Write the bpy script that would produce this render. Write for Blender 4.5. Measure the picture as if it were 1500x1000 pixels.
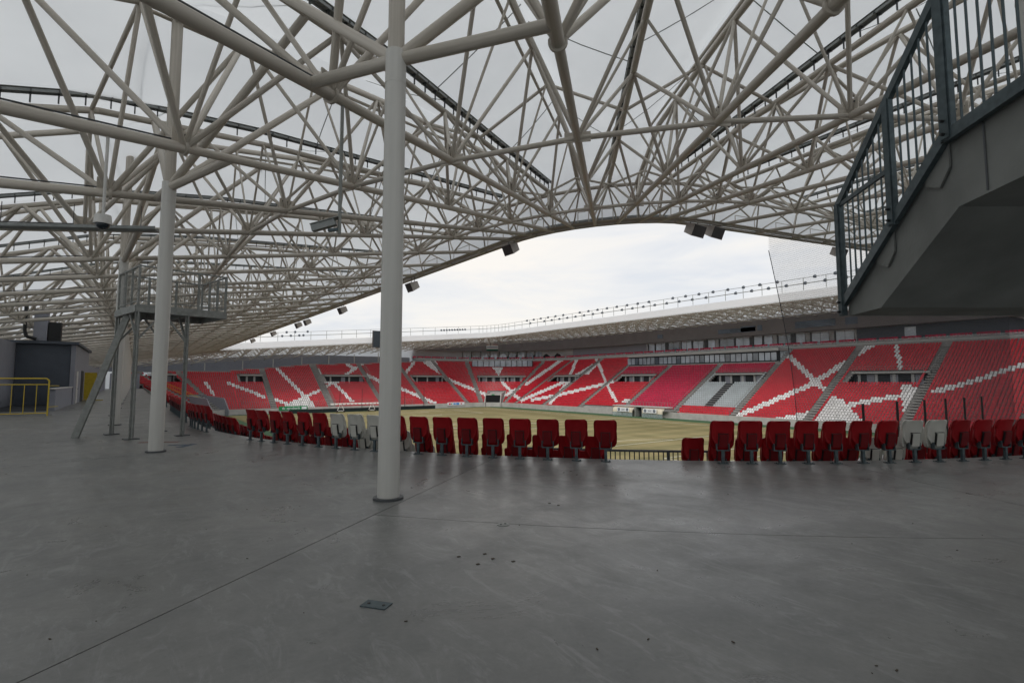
import bpy, math, random
import numpy as np
from mathutils import Vector, Matrix
random.seed(7)
R = math.radians
sc = bpy.context.scene
for o in list(bpy.data.objects):
    bpy.data.objects.remove(o)

# ------------------------------------------------------------------ camera
YAW = R(36); PITCH = math.atan(58/760.); CZ = 1.6; FPX = 760.
cam = bpy.data.cameras.new('camera')
cam.sensor_width = 36; cam.lens = FPX/1500*36; cam.clip_end = 3000; cam.clip_start = .05
cam_o = bpy.data.objects.new('camera', cam)
sc.collection.objects.link(cam_o)
cam_o.location = (0, 0, CZ)
cam_o.rotation_euler = (math.pi/2 + PITCH, 0, -YAW)
sc.camera = cam_o

# ------------------------------------------------------------------ sky, sun, exposure
SUN_EL, SUN_AZ = R(40), R(228)
w = bpy.data.worlds.new('World'); sc.world = w; w.use_nodes = True
nt = w.node_tree; N = nt.nodes; LK = nt.links
bg = N['Background']
sky = N.new('ShaderNodeTexSky'); sky.sky_type = 'NISHITA'; sky.sun_disc = False
sky.sun_elevation = SUN_EL; sky.sun_rotation = SUN_AZ
sky.dust_density = 4.0; sky.air_density = 1.0
tc = N.new('ShaderNodeTexCoord')
mp = N.new('ShaderNodeMapping'); mp.inputs['Scale'].default_value = (1.2, 1.2, 5.5)
LK.new(tc.outputs['Generated'], mp.inputs['Vector'])
nz = N.new('ShaderNodeTexNoise'); nz.inputs['Scale'].default_value = 2.6
nz.inputs['Detail'].default_value = 6; nz.inputs['Roughness'].default_value = .55
nz.inputs['Distortion'].default_value = .4
LK.new(mp.outputs['Vector'], nz.inputs['Vector'])
cr = N.new('ShaderNodeValToRGB')
cr.color_ramp.elements[0].position = .36; cr.color_ramp.elements[0].color = (8.4, 8.65, 9.1, 1)
cr.color_ramp.elements[1].position = .66; cr.color_ramp.elements[1].color = (10.8, 10.3, 9.6, 1)
e = cr.color_ramp.elements.new(.5); e.color = (9.6, 9.55, 9.5, 1)
LK.new(nz.outputs['Fac'], cr.inputs['Fac'])
mx = N.new('ShaderNodeMixRGB'); mx.inputs['Fac'].default_value = .88
LK.new(sky.outputs['Color'], mx.inputs['Color1']); LK.new(cr.outputs['Color'], mx.inputs['Color2'])
LK.new(mx.outputs['Color'], bg.inputs['Color'])
bg.inputs['Strength'].default_value = .1

sun = bpy.data.lights.new('sun', 'SUN'); sun.energy = 1.5; sun.angle = R(25); sun.color = (1, .96, .9)
sun_o = bpy.data.objects.new('sun', sun); sc.collection.objects.link(sun_o)
sd = Vector((math.sin(SUN_AZ)*math.cos(SUN_EL), math.cos(SUN_AZ)*math.cos(SUN_EL), math.sin(SUN_EL)))
sun_o.rotation_euler = sd.to_track_quat('Z', 'Y').to_euler()
sun_o.location = (0, 0, 60)

sc.view_settings.view_transform = 'Standard'; sc.view_settings.look = 'None'
sc.view_settings.exposure = 0; sc.view_settings.gamma = 1
sc.view_settings.use_curve_mapping = False
sc.render.engine = 'CYCLES'
sc.cycles.use_denoising = True
sc.cycles.max_bounces = 8; sc.cycles.diffuse_bounces = 5; sc.cycles.transmission_bounces = 6
sc.cycles.caustics_reflective = False; sc.cycles.caustics_refractive = False

# ------------------------------------------------------------------ materials
MATS = {}
def mat(name, col, rough=.6, metal=0, var=.12, scale=6., bump=0., bscale=40., spec=.5, stain=None):
    m = bpy.data.materials.new(name); m.use_nodes = True
    t = m.node_tree; b = t.nodes['Principled BSDF']
    b.inputs['Roughness'].default_value = rough; b.inputs['Metallic'].default_value = metal
    b.inputs['Specular IOR Level'].default_value = spec
    c = t.nodes.new('ShaderNodeTexCoord'); n = t.nodes.new('ShaderNodeTexNoise')
    n.inputs['Scale'].default_value = scale; n.inputs['Detail'].default_value = 5
    t.links.new(c.outputs['Object'], n.inputs['Vector'])
    r = t.nodes.new('ShaderNodeValToRGB')
    r.color_ramp.elements[0].position = .3; r.color_ramp.elements[1].position = .72
    lo = [max(0, x*(1-var)) for x in col]; hi = [min(1, x*(1+var)) for x in col]
    if stain: lo = stain
    r.color_ramp.elements[0].color = (*lo, 1); r.color_ramp.elements[1].color = (*hi, 1)
    t.links.new(n.outputs['Fac'], r.inputs['Fac']); t.links.new(r.outputs['Color'], b.inputs['Base Color'])
    if bump:
        n2 = t.nodes.new('ShaderNodeTexNoise'); n2.inputs['Scale'].default_value = bscale; n2.inputs['Detail'].default_value = 4
        t.links.new(c.outputs['Object'], n2.inputs['Vector'])
        bp = t.nodes.new('ShaderNodeBump'); bp.inputs['Strength'].default_value = bump; bp.inputs['Distance'].default_value = .02
        t.links.new(n2.outputs['Fac'], bp.inputs['Height']); t.links.new(bp.outputs['Normal'], b.inputs['Normal'])
    MATS[name] = m
    return m
mat('steel', (.52, .48, .42), .5, var=.09, scale=1.5, stain=(.40, .362, .305))
mat('column_paint', (.555, .545, .51), .45, var=.06, scale=2.2, bump=.05, bscale=9)
mat('edge_steel', (.30, .27, .235), .6, var=.15, scale=.7)
mat('clamp', (.25, .265, .26), .5, .2)
mat('clip', (.075, .08, .085), .5, .3)
mat('galv', (.085, .112, .122), .5, .55, var=.25, scale=14)
mat('galv_light', (.27, .28, .265), .55, .35, var=.18, scale=9)
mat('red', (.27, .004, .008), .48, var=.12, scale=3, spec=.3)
mat('red_shaded', (.15, .003, .006), .5, var=.1, scale=3, spec=.3)  # darker copy of red, carries the shade of the back recess
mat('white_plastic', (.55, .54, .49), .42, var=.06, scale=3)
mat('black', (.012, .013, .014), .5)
mat('far_red', (.56, .008, .026), .36, var=.12, scale=.6)  # brighter copy of the seat red, stronger light put into the colour
mat('far_white', (.82, .82, .83), .42, var=.08, scale=.6)  # brighter copy of the seat white, same light put into the colour
mat('crimson', (.52, .008, .06), .55, var=.12, scale=.5)
mat('grey_cover', (.42, .47, .50), .6, var=.1, scale=.5)
mat('terrace', (.34, .335, .325), .8, var=.16, scale=1.3, bump=.15, bscale=8)
mat('front_wall', (.42, .41, .395), .8, var=.14, scale=.8)
mat('stair_concrete', (.19, .198, .188), .75, var=.2, scale=1.6, bump=.18, bscale=30)
mat('wall_grey', (.27, .28, .32), .7, var=.06, scale=2)
mat('wall_dark', (.085, .10, .125), .6, var=.08, scale=2)
mat('wall_white', (.62, .61, .58), .7)
mat('fascia', (.165, .148, .148), .6, var=.08, scale=.4)
mat('dark_room', (.02, .024, .03), .7)  # near-black, puts the unlit depth of rooms and openings into colour
mat('slab', (.47, .48, .475), .7, var=.08)
mat('yellow', (.62, .45, .03), .5)
mat('ad_black', (.006, .016, .02), .35)
mat('ad_green', (.0, .22, .07), .5)
mat('ad_white', (.75, .78, .82), .5)
mat('ad_blue', (.08, .25, .62), .5)
mat('cream', (.62, .57, .45), .45)
mat('cart_white', (.75, .75, .75), .5)
mat('speaker', (.40, .37, .34), .6)
mat('speaker_front', (.06, .055, .055), .7)
mat('flag_green', (.0, .07, .04), .7)
mat('flag_red', (.16, .004, .012), .7)
mat('screen', (.012, .02, .028), .25)
mat('marking_red', (.17, .055, .04), .6, var=.3, scale=12)
mat('marking_blue', (.06, .09, .13), .6, var=.3, scale=12)
mat('net', (.035, .04, .05), .8)
mat('edge_band', (.62, .66, .70), .6, var=.04)
mat('tunnel_shade', (.003, .004, .005), .9)  # blackest tone, tunnel shade put into the colour
mat('leaf', (.05, .035, .02), .8)

def glass(name, col, rough=.08):
    m = mat(name, col, rough, .0, var=.35, scale=.35, spec=.9); return m
glass('glass', (.10, .13, .17))
glass('glass_pale', (.36, .42, .50))
def per_object_variation(name, amt, island=False):
    m = MATS[name]; t = m.node_tree; b = t.nodes['Principled BSDF']; src = b.inputs['Base Color'].links[0].from_socket
    o = t.nodes.new('ShaderNodeNewGeometry' if island else 'ShaderNodeObjectInfo')
    mr = t.nodes.new('ShaderNodeMapRange'); mr.inputs['To Min'].default_value = 1-amt; mr.inputs['To Max'].default_value = 1+amt
    t.links.new(o.outputs['Random Per Island' if island else 'Random'], mr.inputs['Value'])
    mm = t.nodes.new('ShaderNodeMixRGB'); mm.blend_type = 'MULTIPLY'; mm.inputs['Fac'].default_value = 1
    t.links.new(src, mm.inputs[1]); t.links.new(mr.outputs['Result'], mm.inputs[2]); t.links.new(mm.outputs['Color'], b.inputs['Base Color'])
per_object_variation('red', .16); per_object_variation('steel', .10); per_object_variation('white_plastic', .06)
for n_ in ('far_red', 'far_white', 'crimson'): per_object_variation(n_, .16, True)
def clear(name, tint, alpha):
    m = bpy.data.materials.new(name); m.use_nodes = True; t = m.node_tree
    b = t.nodes['Principled BSDF']; b.inputs['Base Color'].default_value = (*tint, 1); b.inputs['Roughness'].default_value = .1
    b.inputs['Alpha'].default_value = alpha; MATS[name] = m
clear('balustrade_glass', (.45, .55, .55), .35)

def membrane_mat():
    m = bpy.data.materials.new('membrane'); m.use_nodes = True; t = m.node_tree
    t.nodes.remove(t.nodes['Principled BSDF']); out = t.nodes['Material Output']
    c = t.nodes.new('ShaderNodeTexCoord'); n = t.nodes.new('ShaderNodeTexNoise')
    n.inputs['Scale'].default_value = .35; n.inputs['Detail'].default_value = 6
    t.links.new(c.outputs['Object'], n.inputs['Vector'])
    r = t.nodes.new('ShaderNodeValToRGB')
    r.color_ramp.elements[0].position = .3; r.color_ramp.elements[1].position = .75
    r.color_ramp.elements[0].color = (.355, .378, .40, 1); r.color_ramp.elements[1].color = (.415, .44, .462, 1)
    t.links.new(n.outputs['Fac'], r.inputs['Fac'])
    d = t.nodes.new('ShaderNodeBsdfDiffuse'); tr = t.nodes.new('ShaderNodeBsdfTranslucent')
    d.inputs['Color'].default_value = (.46, .47, .48, 1)
    t.links.new(r.outputs['Color'], tr.inputs['Color'])
    mxs = t.nodes.new('ShaderNodeAddShader')
    t.links.new(d.outputs['BSDF'], mxs.inputs[0]); t.links.new(tr.outputs['BSDF'], mxs.inputs[1])
    t.links.new(mxs.outputs['Shader'], out.inputs['Surface']); MATS['membrane'] = m
membrane_mat()

def floor_mat():
    m = bpy.data.materials.new('concourse_concrete'); m.use_nodes = True; t = m.node_tree; b = t.nodes['Principled BSDF']
    g = t.nodes.new('ShaderNodeNewGeometry')
    def noise(scale, detail=6, rough=.6, dist=0):
        n = t.nodes.new('ShaderNodeTexNoise'); n.inputs['Scale'].default_value = scale; n.inputs['Detail'].default_value = detail
        n.inputs['Roughness'].default_value = rough; n.inputs['Distortion'].default_value = dist
        t.links.new(g.outputs['Position'], n.inputs['Vector']); return n
    def ramp(src, stops):
        r = t.nodes.new('ShaderNodeValToRGB')
        while len(r.color_ramp.elements) < len(stops): r.color_ramp.elements.new(.5)
        for el, (p, c) in zip(r.color_ramp.elements, stops): el.position = p; el.color = (*c, 1)
        t.links.new(src, r.inputs['Fac']); return r
    n1 = noise(.42, 8, .62, .5); n2 = noise(2.8, 6, .6); n3 = noise(22, 4, .7)
    a = ramp(n1.outputs['Fac'], [(.3, (.138, .141, .139)), (.5, (.172, .173, .168)), (.72, (.205, .203, .194))])
    c2 = ramp(n2.outputs['Fac'], [(.25, (.80, .80, .80)), (.7, (1.06, 1.05, 1.03))])
    c3 = ramp(n3.outputs['Fac'], [(.3, (.90, .90, .90)), (.7, (1.06, 1.06, 1.06))])
    m1 = t.nodes.new('ShaderNodeMixRGB'); m1.blend_type = 'MULTIPLY'; m1.inputs['Fac'].default_value = 1
    m2 = t.nodes.new('ShaderNodeMixRGB'); m2.blend_type = 'MULTIPLY'; m2.inputs['Fac'].default_value = 1
    t.links.new(a.outputs['Color'], m1.inputs[1]); t.links.new(c2.outputs['Color'], m1.inputs[2])
    t.links.new(m1.outputs['Color'], m2.inputs[1]); t.links.new(c3.outputs['Color'], m2.inputs[2])
    mpg = t.nodes.new('ShaderNodeMapping'); mpg.inputs['Scale'].default_value = (1.6, .5, 1); mpg.inputs['Rotation'].default_value = (0, 0, .9)
    t.links.new(g.outputs['Position'], mpg.inputs['Vector'])
    ns = noise(3.2, 12, .78, 1.2); t.links.new(mpg.outputs['Vector'], ns.inputs['Vector'])
    sc_r = ramp(ns.outputs['Fac'], [(.52, (0, 0, 0)), (.60, (.35, .35, .35)), (.72, (.55, .55, .55))])
    scuff = t.nodes.new('ShaderNodeMixRGB'); scuff.inputs[2].default_value = (.285, .285, .28, 1)
    t.links.new(sc_r.outputs['Color'], scuff.inputs[0]); t.links.new(m2.outputs['Color'], scuff.inputs[1])
    nd = noise(1.1, 10, .75, .9); dk = ramp(nd.outputs['Fac'], [(.30, (.72, .72, .71)), (.44, (1, 1, 1))])
    m3 = t.nodes.new('ShaderNodeMixRGB'); m3.blend_type = 'MULTIPLY'; m3.inputs['Fac'].default_value = 1
    t.links.new(scuff.outputs['Color'], m3.inputs[1]); t.links.new(dk.outputs['Color'], m3.inputs[2])
    t.links.new(m3.outputs['Color'], b.inputs['Base Color'])
    n4 = noise(1.1, 11, .74, .7)
    rr = ramp(n4.outputs['Fac'], [(.3, (.23, .23, .23)), (.5, (.36, .36, .36)), (.75, (.52, .52, .52))])
    t.links.new(rr.outputs['Color'], b.inputs['Roughness'])
    b.inputs['Specular IOR Level'].default_value = .42
    n5 = noise(7, 8, .65); bp = t.nodes.new('ShaderNodeBump'); bp.inputs['Strength'].default_value = .16; bp.inputs['Distance'].default_value = .012
    t.links.new(n5.outputs['Fac'], bp.inputs['Height']); t.links.new(bp.outputs['Normal'], b.inputs['Normal'])
    MATS['concourse_concrete'] = m
floor_mat()

def grass_mat():
    m = bpy.data.materials.new('dormant_grass'); m.use_nodes = True; t = m.node_tree; b = t.nodes['Principled BSDF']
    b.inputs['Roughness'].default_value = .95; b.inputs['Specular IOR Level'].default_value = .1
    g = t.nodes.new('ShaderNodeNewGeometry')
    mp = t.nodes.new('ShaderNodeMapping'); mp.inputs['Scale'].default_value = (.16, .05, 1)
    t.links.new(g.outputs['Position'], mp.inputs['Vector'])
    n = t.nodes.new('ShaderNodeTexNoise'); n.inputs['Scale'].default_value = 1.2; n.inputs['Detail'].default_value = 8; n.inputs['Roughness'].default_value = .7
    t.links.new(mp.outputs['Vector'], n.inputs['Vector'])
    wv = t.nodes.new('ShaderNodeTexWave'); wv.inputs['Scale'].default_value = .057; wv.bands_direction = 'Y'; wv.inputs['Distortion'].default_value = .6
    t.links.new(g.outputs['Position'], wv.inputs['Vector'])
    r = t.nodes.new('ShaderNodeValToRGB')
    r.color_ramp.elements[0].position = .3; r.color_ramp.elements[0].color = (.17, .152, .075, 1)
    r.color_ramp.elements[1].position = .72; r.color_ramp.elements[1].color = (.33, .285, .155, 1)
    t.links.new(n.outputs['Fac'], r.inputs['Fac'])
    r2 = t.nodes.new('ShaderNodeValToRGB')
    r2.color_ramp.elements[0].position = .4; r2.color_ramp.elements[0].color = (.86, .88, .84, 1)
    r2.color_ramp.elements[1].position = .6; r2.color_ramp.elements[1].color = (1.05, 1.03, 1, 1)
    t.links.new(wv.outputs['Fac'], r2.inputs['Fac'])
    mm = t.nodes.new('ShaderNodeMixRGB'); mm.blend_type = 'MULTIPLY'; mm.inputs['Fac'].default_value = 1
    t.links.new(r.outputs['Color'], mm.inputs[1]); t.links.new(r2.outputs['Color'], mm.inputs[2])
    t.links.new(mm.outputs['Color'], b.inputs['Base Color']); MATS['dormant_grass'] = m
grass_mat()
mat('green_border', (.035, .10, .04), .9, var=.2, scale=.5)
mat('line_white', (.62, .62, .55), .8)
mat('asphalt', (.05, .05, .05), .9)

# ------------------------------------------------------------------ helpers
C = sc.collection
def tag(o, label=None, cat=None, group=None, kind=None):
    if label: o['label'] = label
    if cat: o['category'] = cat
    if group: o['group'] = group
    if kind: o['kind'] = kind
    return o
def empty(name, loc=(0, 0, 0), rz=0):
    o = bpy.data.objects.new(name, None); C.objects.link(o)
    o.location = loc; o.rotation_euler = (0, 0, rz); o.empty_display_size = .2
    return o
def attach(o, parent):
    """child given in world space under a parent (one or two levels up may be translated)"""
    o.parent = parent
    off = Vector((0, 0, 0)); p = parent
    M = p.matrix_parent_inverse.copy() if p.parent else Matrix.Identity(4)
    B = Matrix.LocRotScale(p.location, p.rotation_euler, p.scale) if not p.get('_mb') else p.matrix_basis
    W = M @ B
    q = p.parent
    while q:
        Wq = Matrix.LocRotScale(q.location, q.rotation_euler, q.scale)
        if q.parent: Wq = q.matrix_parent_inverse @ Wq
        W = Wq @ W; q = q.parent
    o.matrix_parent_inverse = W.inverted()
    return o

class MB:
    def __init__(s): s.v = []; s.f = []; s.m = []; s.sm = []
    def add(s, vs, fs, m=0, sm=False):
        k = len(s.v); s.v.extend([tuple(x) for x in vs])
        for f in fs: s.f.append(tuple(i+k for i in f)); s.m.append(m); s.sm.append(sm)
    def box(s, c, d, ax=None, m=0):
        """c centre, d full sizes, ax optional 3 axes"""
        if ax is None: ax = (Vector((1, 0, 0)), Vector((0, 1, 0)), Vector((0, 0, 1)))
        c = Vector(c); vs = []
        for i in (-.5, .5):
            for j in (-.5, .5):
                for k in (-.5, .5):
                    vs.append(c+ax[0]*(d[0]*i)+ax[1]*(d[1]*j)+ax[2]*(d[2]*k))
        s.add(vs, [(0, 1, 3, 2), (4, 6, 7, 5), (0, 4, 5, 1), (2, 3, 7, 6), (0, 2, 6, 4), (1, 5, 7, 3)], m)
        return s
    def bar(s, p, q, wd, ht, m=0, up=(0, 0, 1)):
        p = Vector(p); q = Vector(q); d = q-p; L = d.length
        if L < 1e-6: return s
        x = d/L; up = Vector(up)
        y = up.cross(x)
        if y.length < 1e-4: y = Vector((1, 0, 0)).cross(x)
        y.normalize(); z = x.cross(y)
        return s.box((p+q)/2, (L, wd, ht), (x, y, z), m)
    def tube(s, p, q, r, n=8, r2=None, m=0, caps=True):
        p = Vector(p); q = Vector(q); r2 = r if r2 is None else r2
        d = (q-p); 
        if d.length < 1e-6: return s
        d.normalize(); a = d.orthogonal().normalized(); b = d.cross(a)
        vs = []
        for pt, rr in ((p, r), (q, r2)):
            for i in range(n):
                t = 2*math.pi*i/n; vs.append(pt+a*(rr*math.cos(t))+b*(rr*math.sin(t)))
        fs = [(i, (i+1) % n, n+(i+1) % n, n+i) for i in range(n)]
        s.add(vs, fs, m, n > 4)
        if caps: s.add(vs, [tuple(range(n-1, -1, -1)), tuple(range(n, 2*n))], m)
        return s
    def prism(s, poly, off, m=0):
        """poly: list of 3d points (planar), extruded by vector off"""
        n = len(poly); off = Vector(off); vs = [Vector(p) for p in poly]+[Vector(p)+off for p in poly]
        fs = [tuple(range(n-1, -1, -1)), tuple(range(n, 2*n))]+[(i, (i+1) % n, n+(i+1) % n, n+i) for i in range(n)]
        s.add(vs, fs, m); return s
    def build(s, name, mats, parent=None, loc=None, local=False):
        me = bpy.data.meshes.new(name)
        l = Vector(loc) if loc is not None else Vector((0, 0, 0))
        me.from_pydata([Vector(v)-l for v in s.v], [], s.f)
        if isinstance(mats, str): mats = [mats]
        for x in mats: me.materials.append(MATS[x])
        me.polygons.foreach_set('material_index', s.m); me.polygons.foreach_set('use_smooth', s.sm)
        me.update()
        o = bpy.data.objects.new(name, me); C.objects.link(o); o.location = l
        if parent is not None:
            if local: o.parent = parent
            else: attach(o, parent)
        return o
_unit = {}
def rod(name, p, q, r, mt, parent, n=10):
    """a straight tube as an object of its own, sharing one unit mesh"""
    key = (mt, n)
    if key not in _unit:
        b = MB(); b.tube((0, 0, 0), (0, 0, 1), 1, n)
        me = bpy.data.meshes.new('tube'); me.from_pydata([Vector(v) for v in b.v], [], b.f); me.materials.append(MATS[mt])
        me.polygons.foreach_set('use_smooth', b.sm); me.update(); _unit[key] = me
    p = Vector(p); q = Vector(q); d = q-p
    o = bpy.data.objects.new(name, _unit[key]); C.objects.link(o)
    o.location = p; o.rotation_euler = d.to_track_quat('Z', 'Y').to_euler(); o.scale = (r, r, d.length)
    attach(o, parent)
    return o
def proj(x, y, z):
    h = z-CZ; F = y*math.cos(YAW)+x*math.sin(YAW); Rr = -y*math.sin(YAW)+x*math.cos(YAW)
    d = F*math.cos(PITCH)+h*math.sin(PITCH); v = h*math.cos(PITCH)-F*math.sin(PITCH)
    if d < .1: return (-9999, -9999, d)
    return (750+FPX*Rr/d, 500-FPX*v/d, d)
def cw(Rr, F, z):     # right / forward of the standpoint -> world
    return Vector((F*math.sin(YAW)+Rr*math.cos(YAW), F*math.cos(YAW)-Rr*math.sin(YAW), z))

# ------------------------------------------------------------------ the bowl's plan: a rounded rectangle
CX0, CX1, CY0, CY1 = 22.5, 93.5, 22., 142.
PZ = -7.1
def st_corner(cx, cy, deg):      # deg: direction of the outward unit vector, measured from +y towards +x
    return (cx, cy, math.sin(R(deg)), math.cos(R(deg)))
def pt(s, r, z=0): return Vector((s[0]+s[2]*r, s[1]+s[3]*r, z))
def mid(a, b):
    u = Vector((a[2]+b[2], a[3]+b[3])).normalized(); return ((a[0]+b[0])/2, (a[1]+b[1])/2, u.x, u.y)

# ---- setting: ground, pitch
def sheet(name, x0, x1, y0, y1, z, m, kind='structure', parent=None):
    b = MB(); b.add([(x0, y0, z), (x1, y0, z), (x1, y1, z), (x0, y1, z)], [(0, 1, 2, 3)])
    o = b.build(name, m, parent); 
    if kind: o['kind'] = kind
    return o
sheet('ground', -900, 1100, -900, 1100, PZ-.12, 'asphalt')
sheet('pitch_surround', CX0-9.4, CX1+9.4, CY0-9.4, CY1+9.4, PZ-.02, 'green_border')
pitch = sheet('pitch', 19.5, 96.5, 26., 147.5, PZ, 'dormant_grass')
lines = MB(); zl = PZ+.006
HX, HY = 58.0, 85.0
def ln(x0, y0, x1, y1): lines.bar((x0, y0, zl), (x1, y1, zl), .14, .008)
x0, x1, y0, y1 = HX-34, HX+34, HY-52.5, HY+52.5
for a in ((x0, y0, x1, y0), (x0, y1, x1, y1), (x0, y0, x0, y1), (x1, y0, x1, y1), (x0, HY, x1, HY)): ln(*a)
for yy, sgn in ((y0, 1), (y1, -1)):
    for hw, dp in ((20.16, 16.5), (9.16, 5.5)):
        ln(HX-hw, yy, HX-hw, yy+sgn*dp); ln(HX+hw, yy, HX+hw, yy+sgn*dp); ln(HX-hw, yy+sgn*dp, HX+hw, yy+sgn*dp)
    a0 = math.acos(5.5/9.15)
    for i in range(16):
        t0 = -a0+2*a0*i/16; t1 = -a0+2*a0*(i+1)/16; cy = yy+sgn*11
        ln(HX+9.15*math.sin(t0), cy+sgn*9.15*math.cos(t0), HX+9.15*math.sin(t1), cy+sgn*9.15*math.cos(t1))
for i in range(64):
    t0 = 2*math.pi*i/64; t1 = 2*math.pi*(i+1)/64
    ln(HX+9.15*math.cos(t0), HY+9.15*math.sin(t0), HX+9.15*math.cos(t1), HY+9.15*math.sin(t1))
lo = lines.build('pitch_markings', 'line_white'); lo['kind'] = 'structure'

# ---- near lower tier and concourse -----------------------------------------
NR, NRISE, NDEP, REDGE = 15, .41, .8, 20.45   # row 0 sits on the concourse edge
def near_path(step=1.6):
    s = []
    for x in np.arange(93.5, 22.5, -3.0): s.append((x, CY0, 0., -1.))
    for d in np.arange(180, 270.01, 2.0): s.append(st_corner(CX0, CY0, d))
    for y in np.arange(25, 139, 3.0): s.append((CX0, y, -1., 0.))
    s.append((CX0, 138., -1., 0.))
    return s
npth = near_path()
def profile_mesh(path, prof, m):
    b = MB(); n = len(prof)
    vs = []
    for s in path:
        for (r, z) in prof: vs.append(pt(s, r, z))
    fs = []
    for i in range(len(path)-1):
        for j in range(n-1):
            a = i*n+j; fs.append((a, a+1, a+n+1, a+n))
    b.add(vs, fs); return b
prof = [(REDGE, -.02), (REDGE, -NRISE)]
for i in range(1, NR):
    r = REDGE-i*NDEP; prof += [(r, -i*NRISE), (r, -(i+1)*NRISE)]
prof[-1] = (prof[-1][0], PZ-.1)
near_t = profile_mesh(npth, prof, 0).build('near_stand_terrace', 'terrace')
tag(near_t, 'stepped concrete terrace dropping from the concourse edge towards the pitch', 'terrace')

# concourse floor: cast slabs with open joints over a dark base
fl = profile_mesh(npth, [(38.2, -.03), (REDGE+.02, -.03)], 0).build('concourse_floor', 'clip'); fl['kind'] = 'structure'
JA = [180-6, 180+14.1, 180+32.9, 180+51.7, 180+70.5, 270]  # joint directions round the corner
def slab_piece(sts, r0, r1):
    g = .006; b = MB(); n = len(sts); top = []; 
    for k, s in enumerate(sts):
        t = Vector((s[3], -s[2], 0))
        sh = g if k == 0 else (-g if k == n-1 else 0)
        for r in np.linspace(r0+g, r1-g, 4): top.append(pt(s, r, 0)-t*sh*(-1 if True else 1))
    fs = []
    for i in range(n-1):
        for j in range(3): a = i*4+j; fs.append((a, a+4, a+5, a+1))
    b.add(top, fs)
    # skirts
    rim = [i*4 for i in range(n)]+[(n-1)*4+j for j in range(1, 4)]+[i*4+3 for i in range(n-2, -1, -1)]+[2, 1]
    vs = [top[i] for i in rim]+[top[i]-Vector((0, 0, .03)) for i in rim]; m = len(rim)
    b.add(vs, [(i, (i+1) % m, m+(i+1) % m, m+i) for i in range(m)])
    return b.build('floor_slab', 'concourse_concrete', fl)
RJ = (REDGE, 25.6, 31.5, 38.2)
for a, bq in zip(JA[:-1], JA[1:]):
    if a < 180:
        sts = [(CX0+3.0, CY0, 0., -1.)]+[st_corner(CX0, CY0, d) for d in np.linspace(180, bq, 8)]
    else:
        sts = [st_corner(CX0, CY0, d) for d in np.linspace(a, bq, 9)]
    rj = RJ if a < 231 else (REDGE, 31.5, 38.2)
    for r0, r1 in zip(rj[:-1], rj[1:]): slab_piece(sts, r0, r1)
ys = [22]+list(np.arange(24.5, 138, 8))+[138]
for ya, yb in zip(ys[:-1], ys[1:]):
    for r0, r1 in ((REDGE, 31.5), (31.5, 38.2)): slab_piece([(CX0, ya, -1., 0.), (CX0, yb, -1., 0.)], r0, r1)
xs = [CX0+3.0]+list(np.arange(33, 93, 8))+[93.5]
for xa, xb in zip(xs[:-1], xs[1:]):
    for r0, r1 in zip(RJ[:-1], RJ[1:]): slab_piece([(xb, CY0, 0., -1.), (xa, CY0, 0., -1.)], r0, r1)

# ---- far stands: terrace with aisles, vomitories --------------------------------
FR0, FZ0, FRISE, FDEP = 9.0, -6.2, .46, .8
# far path as a list of (station, arc key): key = ('x', value) on the end, ('c', deg) in a corner, ('y', value) on the main side
def far_path():
    s = [((CX0, 138., -1., 0.), ('l', 138.)), ((CX0, 142., -1., 0.), ('l', 142.))]
    for d in np.arange(-87, 0, 3.0): s.append((st_corner(CX0, CY1, d), ('a', d)))
    for x in np.arange(CX0, CX1+.1, 2.0): s.append(((x, CY1, 0., 1.), ('x', x)))
    for d in np.arange(2, 90, 2.0): s.append((st_corner(CX1, CY1, d), ('c', d)))
    for y in np.arange(142, 21.9, -1.0): s.append(((CX1, y, 1., 0.), ('y', y)))
    for d in np.arange(93, 140, 3.0): s.append((st_corner(CX1, CY0, d), ('d', d)))
    return s
fpth = far_path()
def nrows(key):
    k, v = key
    if k == 'l': return 21
    if k == 'a': return int(21+ (v+90)/90*2)
    if k == 'x': return int(round(np.interp(v, [22, 30, 45, 62, 92], [23, 24, 28, 29, 33])))
    if k == 'c': return 33
    if k == 'y': return 26 if 62.4 < v < 109 else 33
    return 33
AISLE = {'a': [-58, -30], 'x': [31, 46.2, 61.8, 76.2, 91.6], 'c': [19.5, 70.5], 'y': [140, 125, 109, 93, 77.3, 62.3, 47, 31.8], 'd': [110, 130]}
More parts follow.
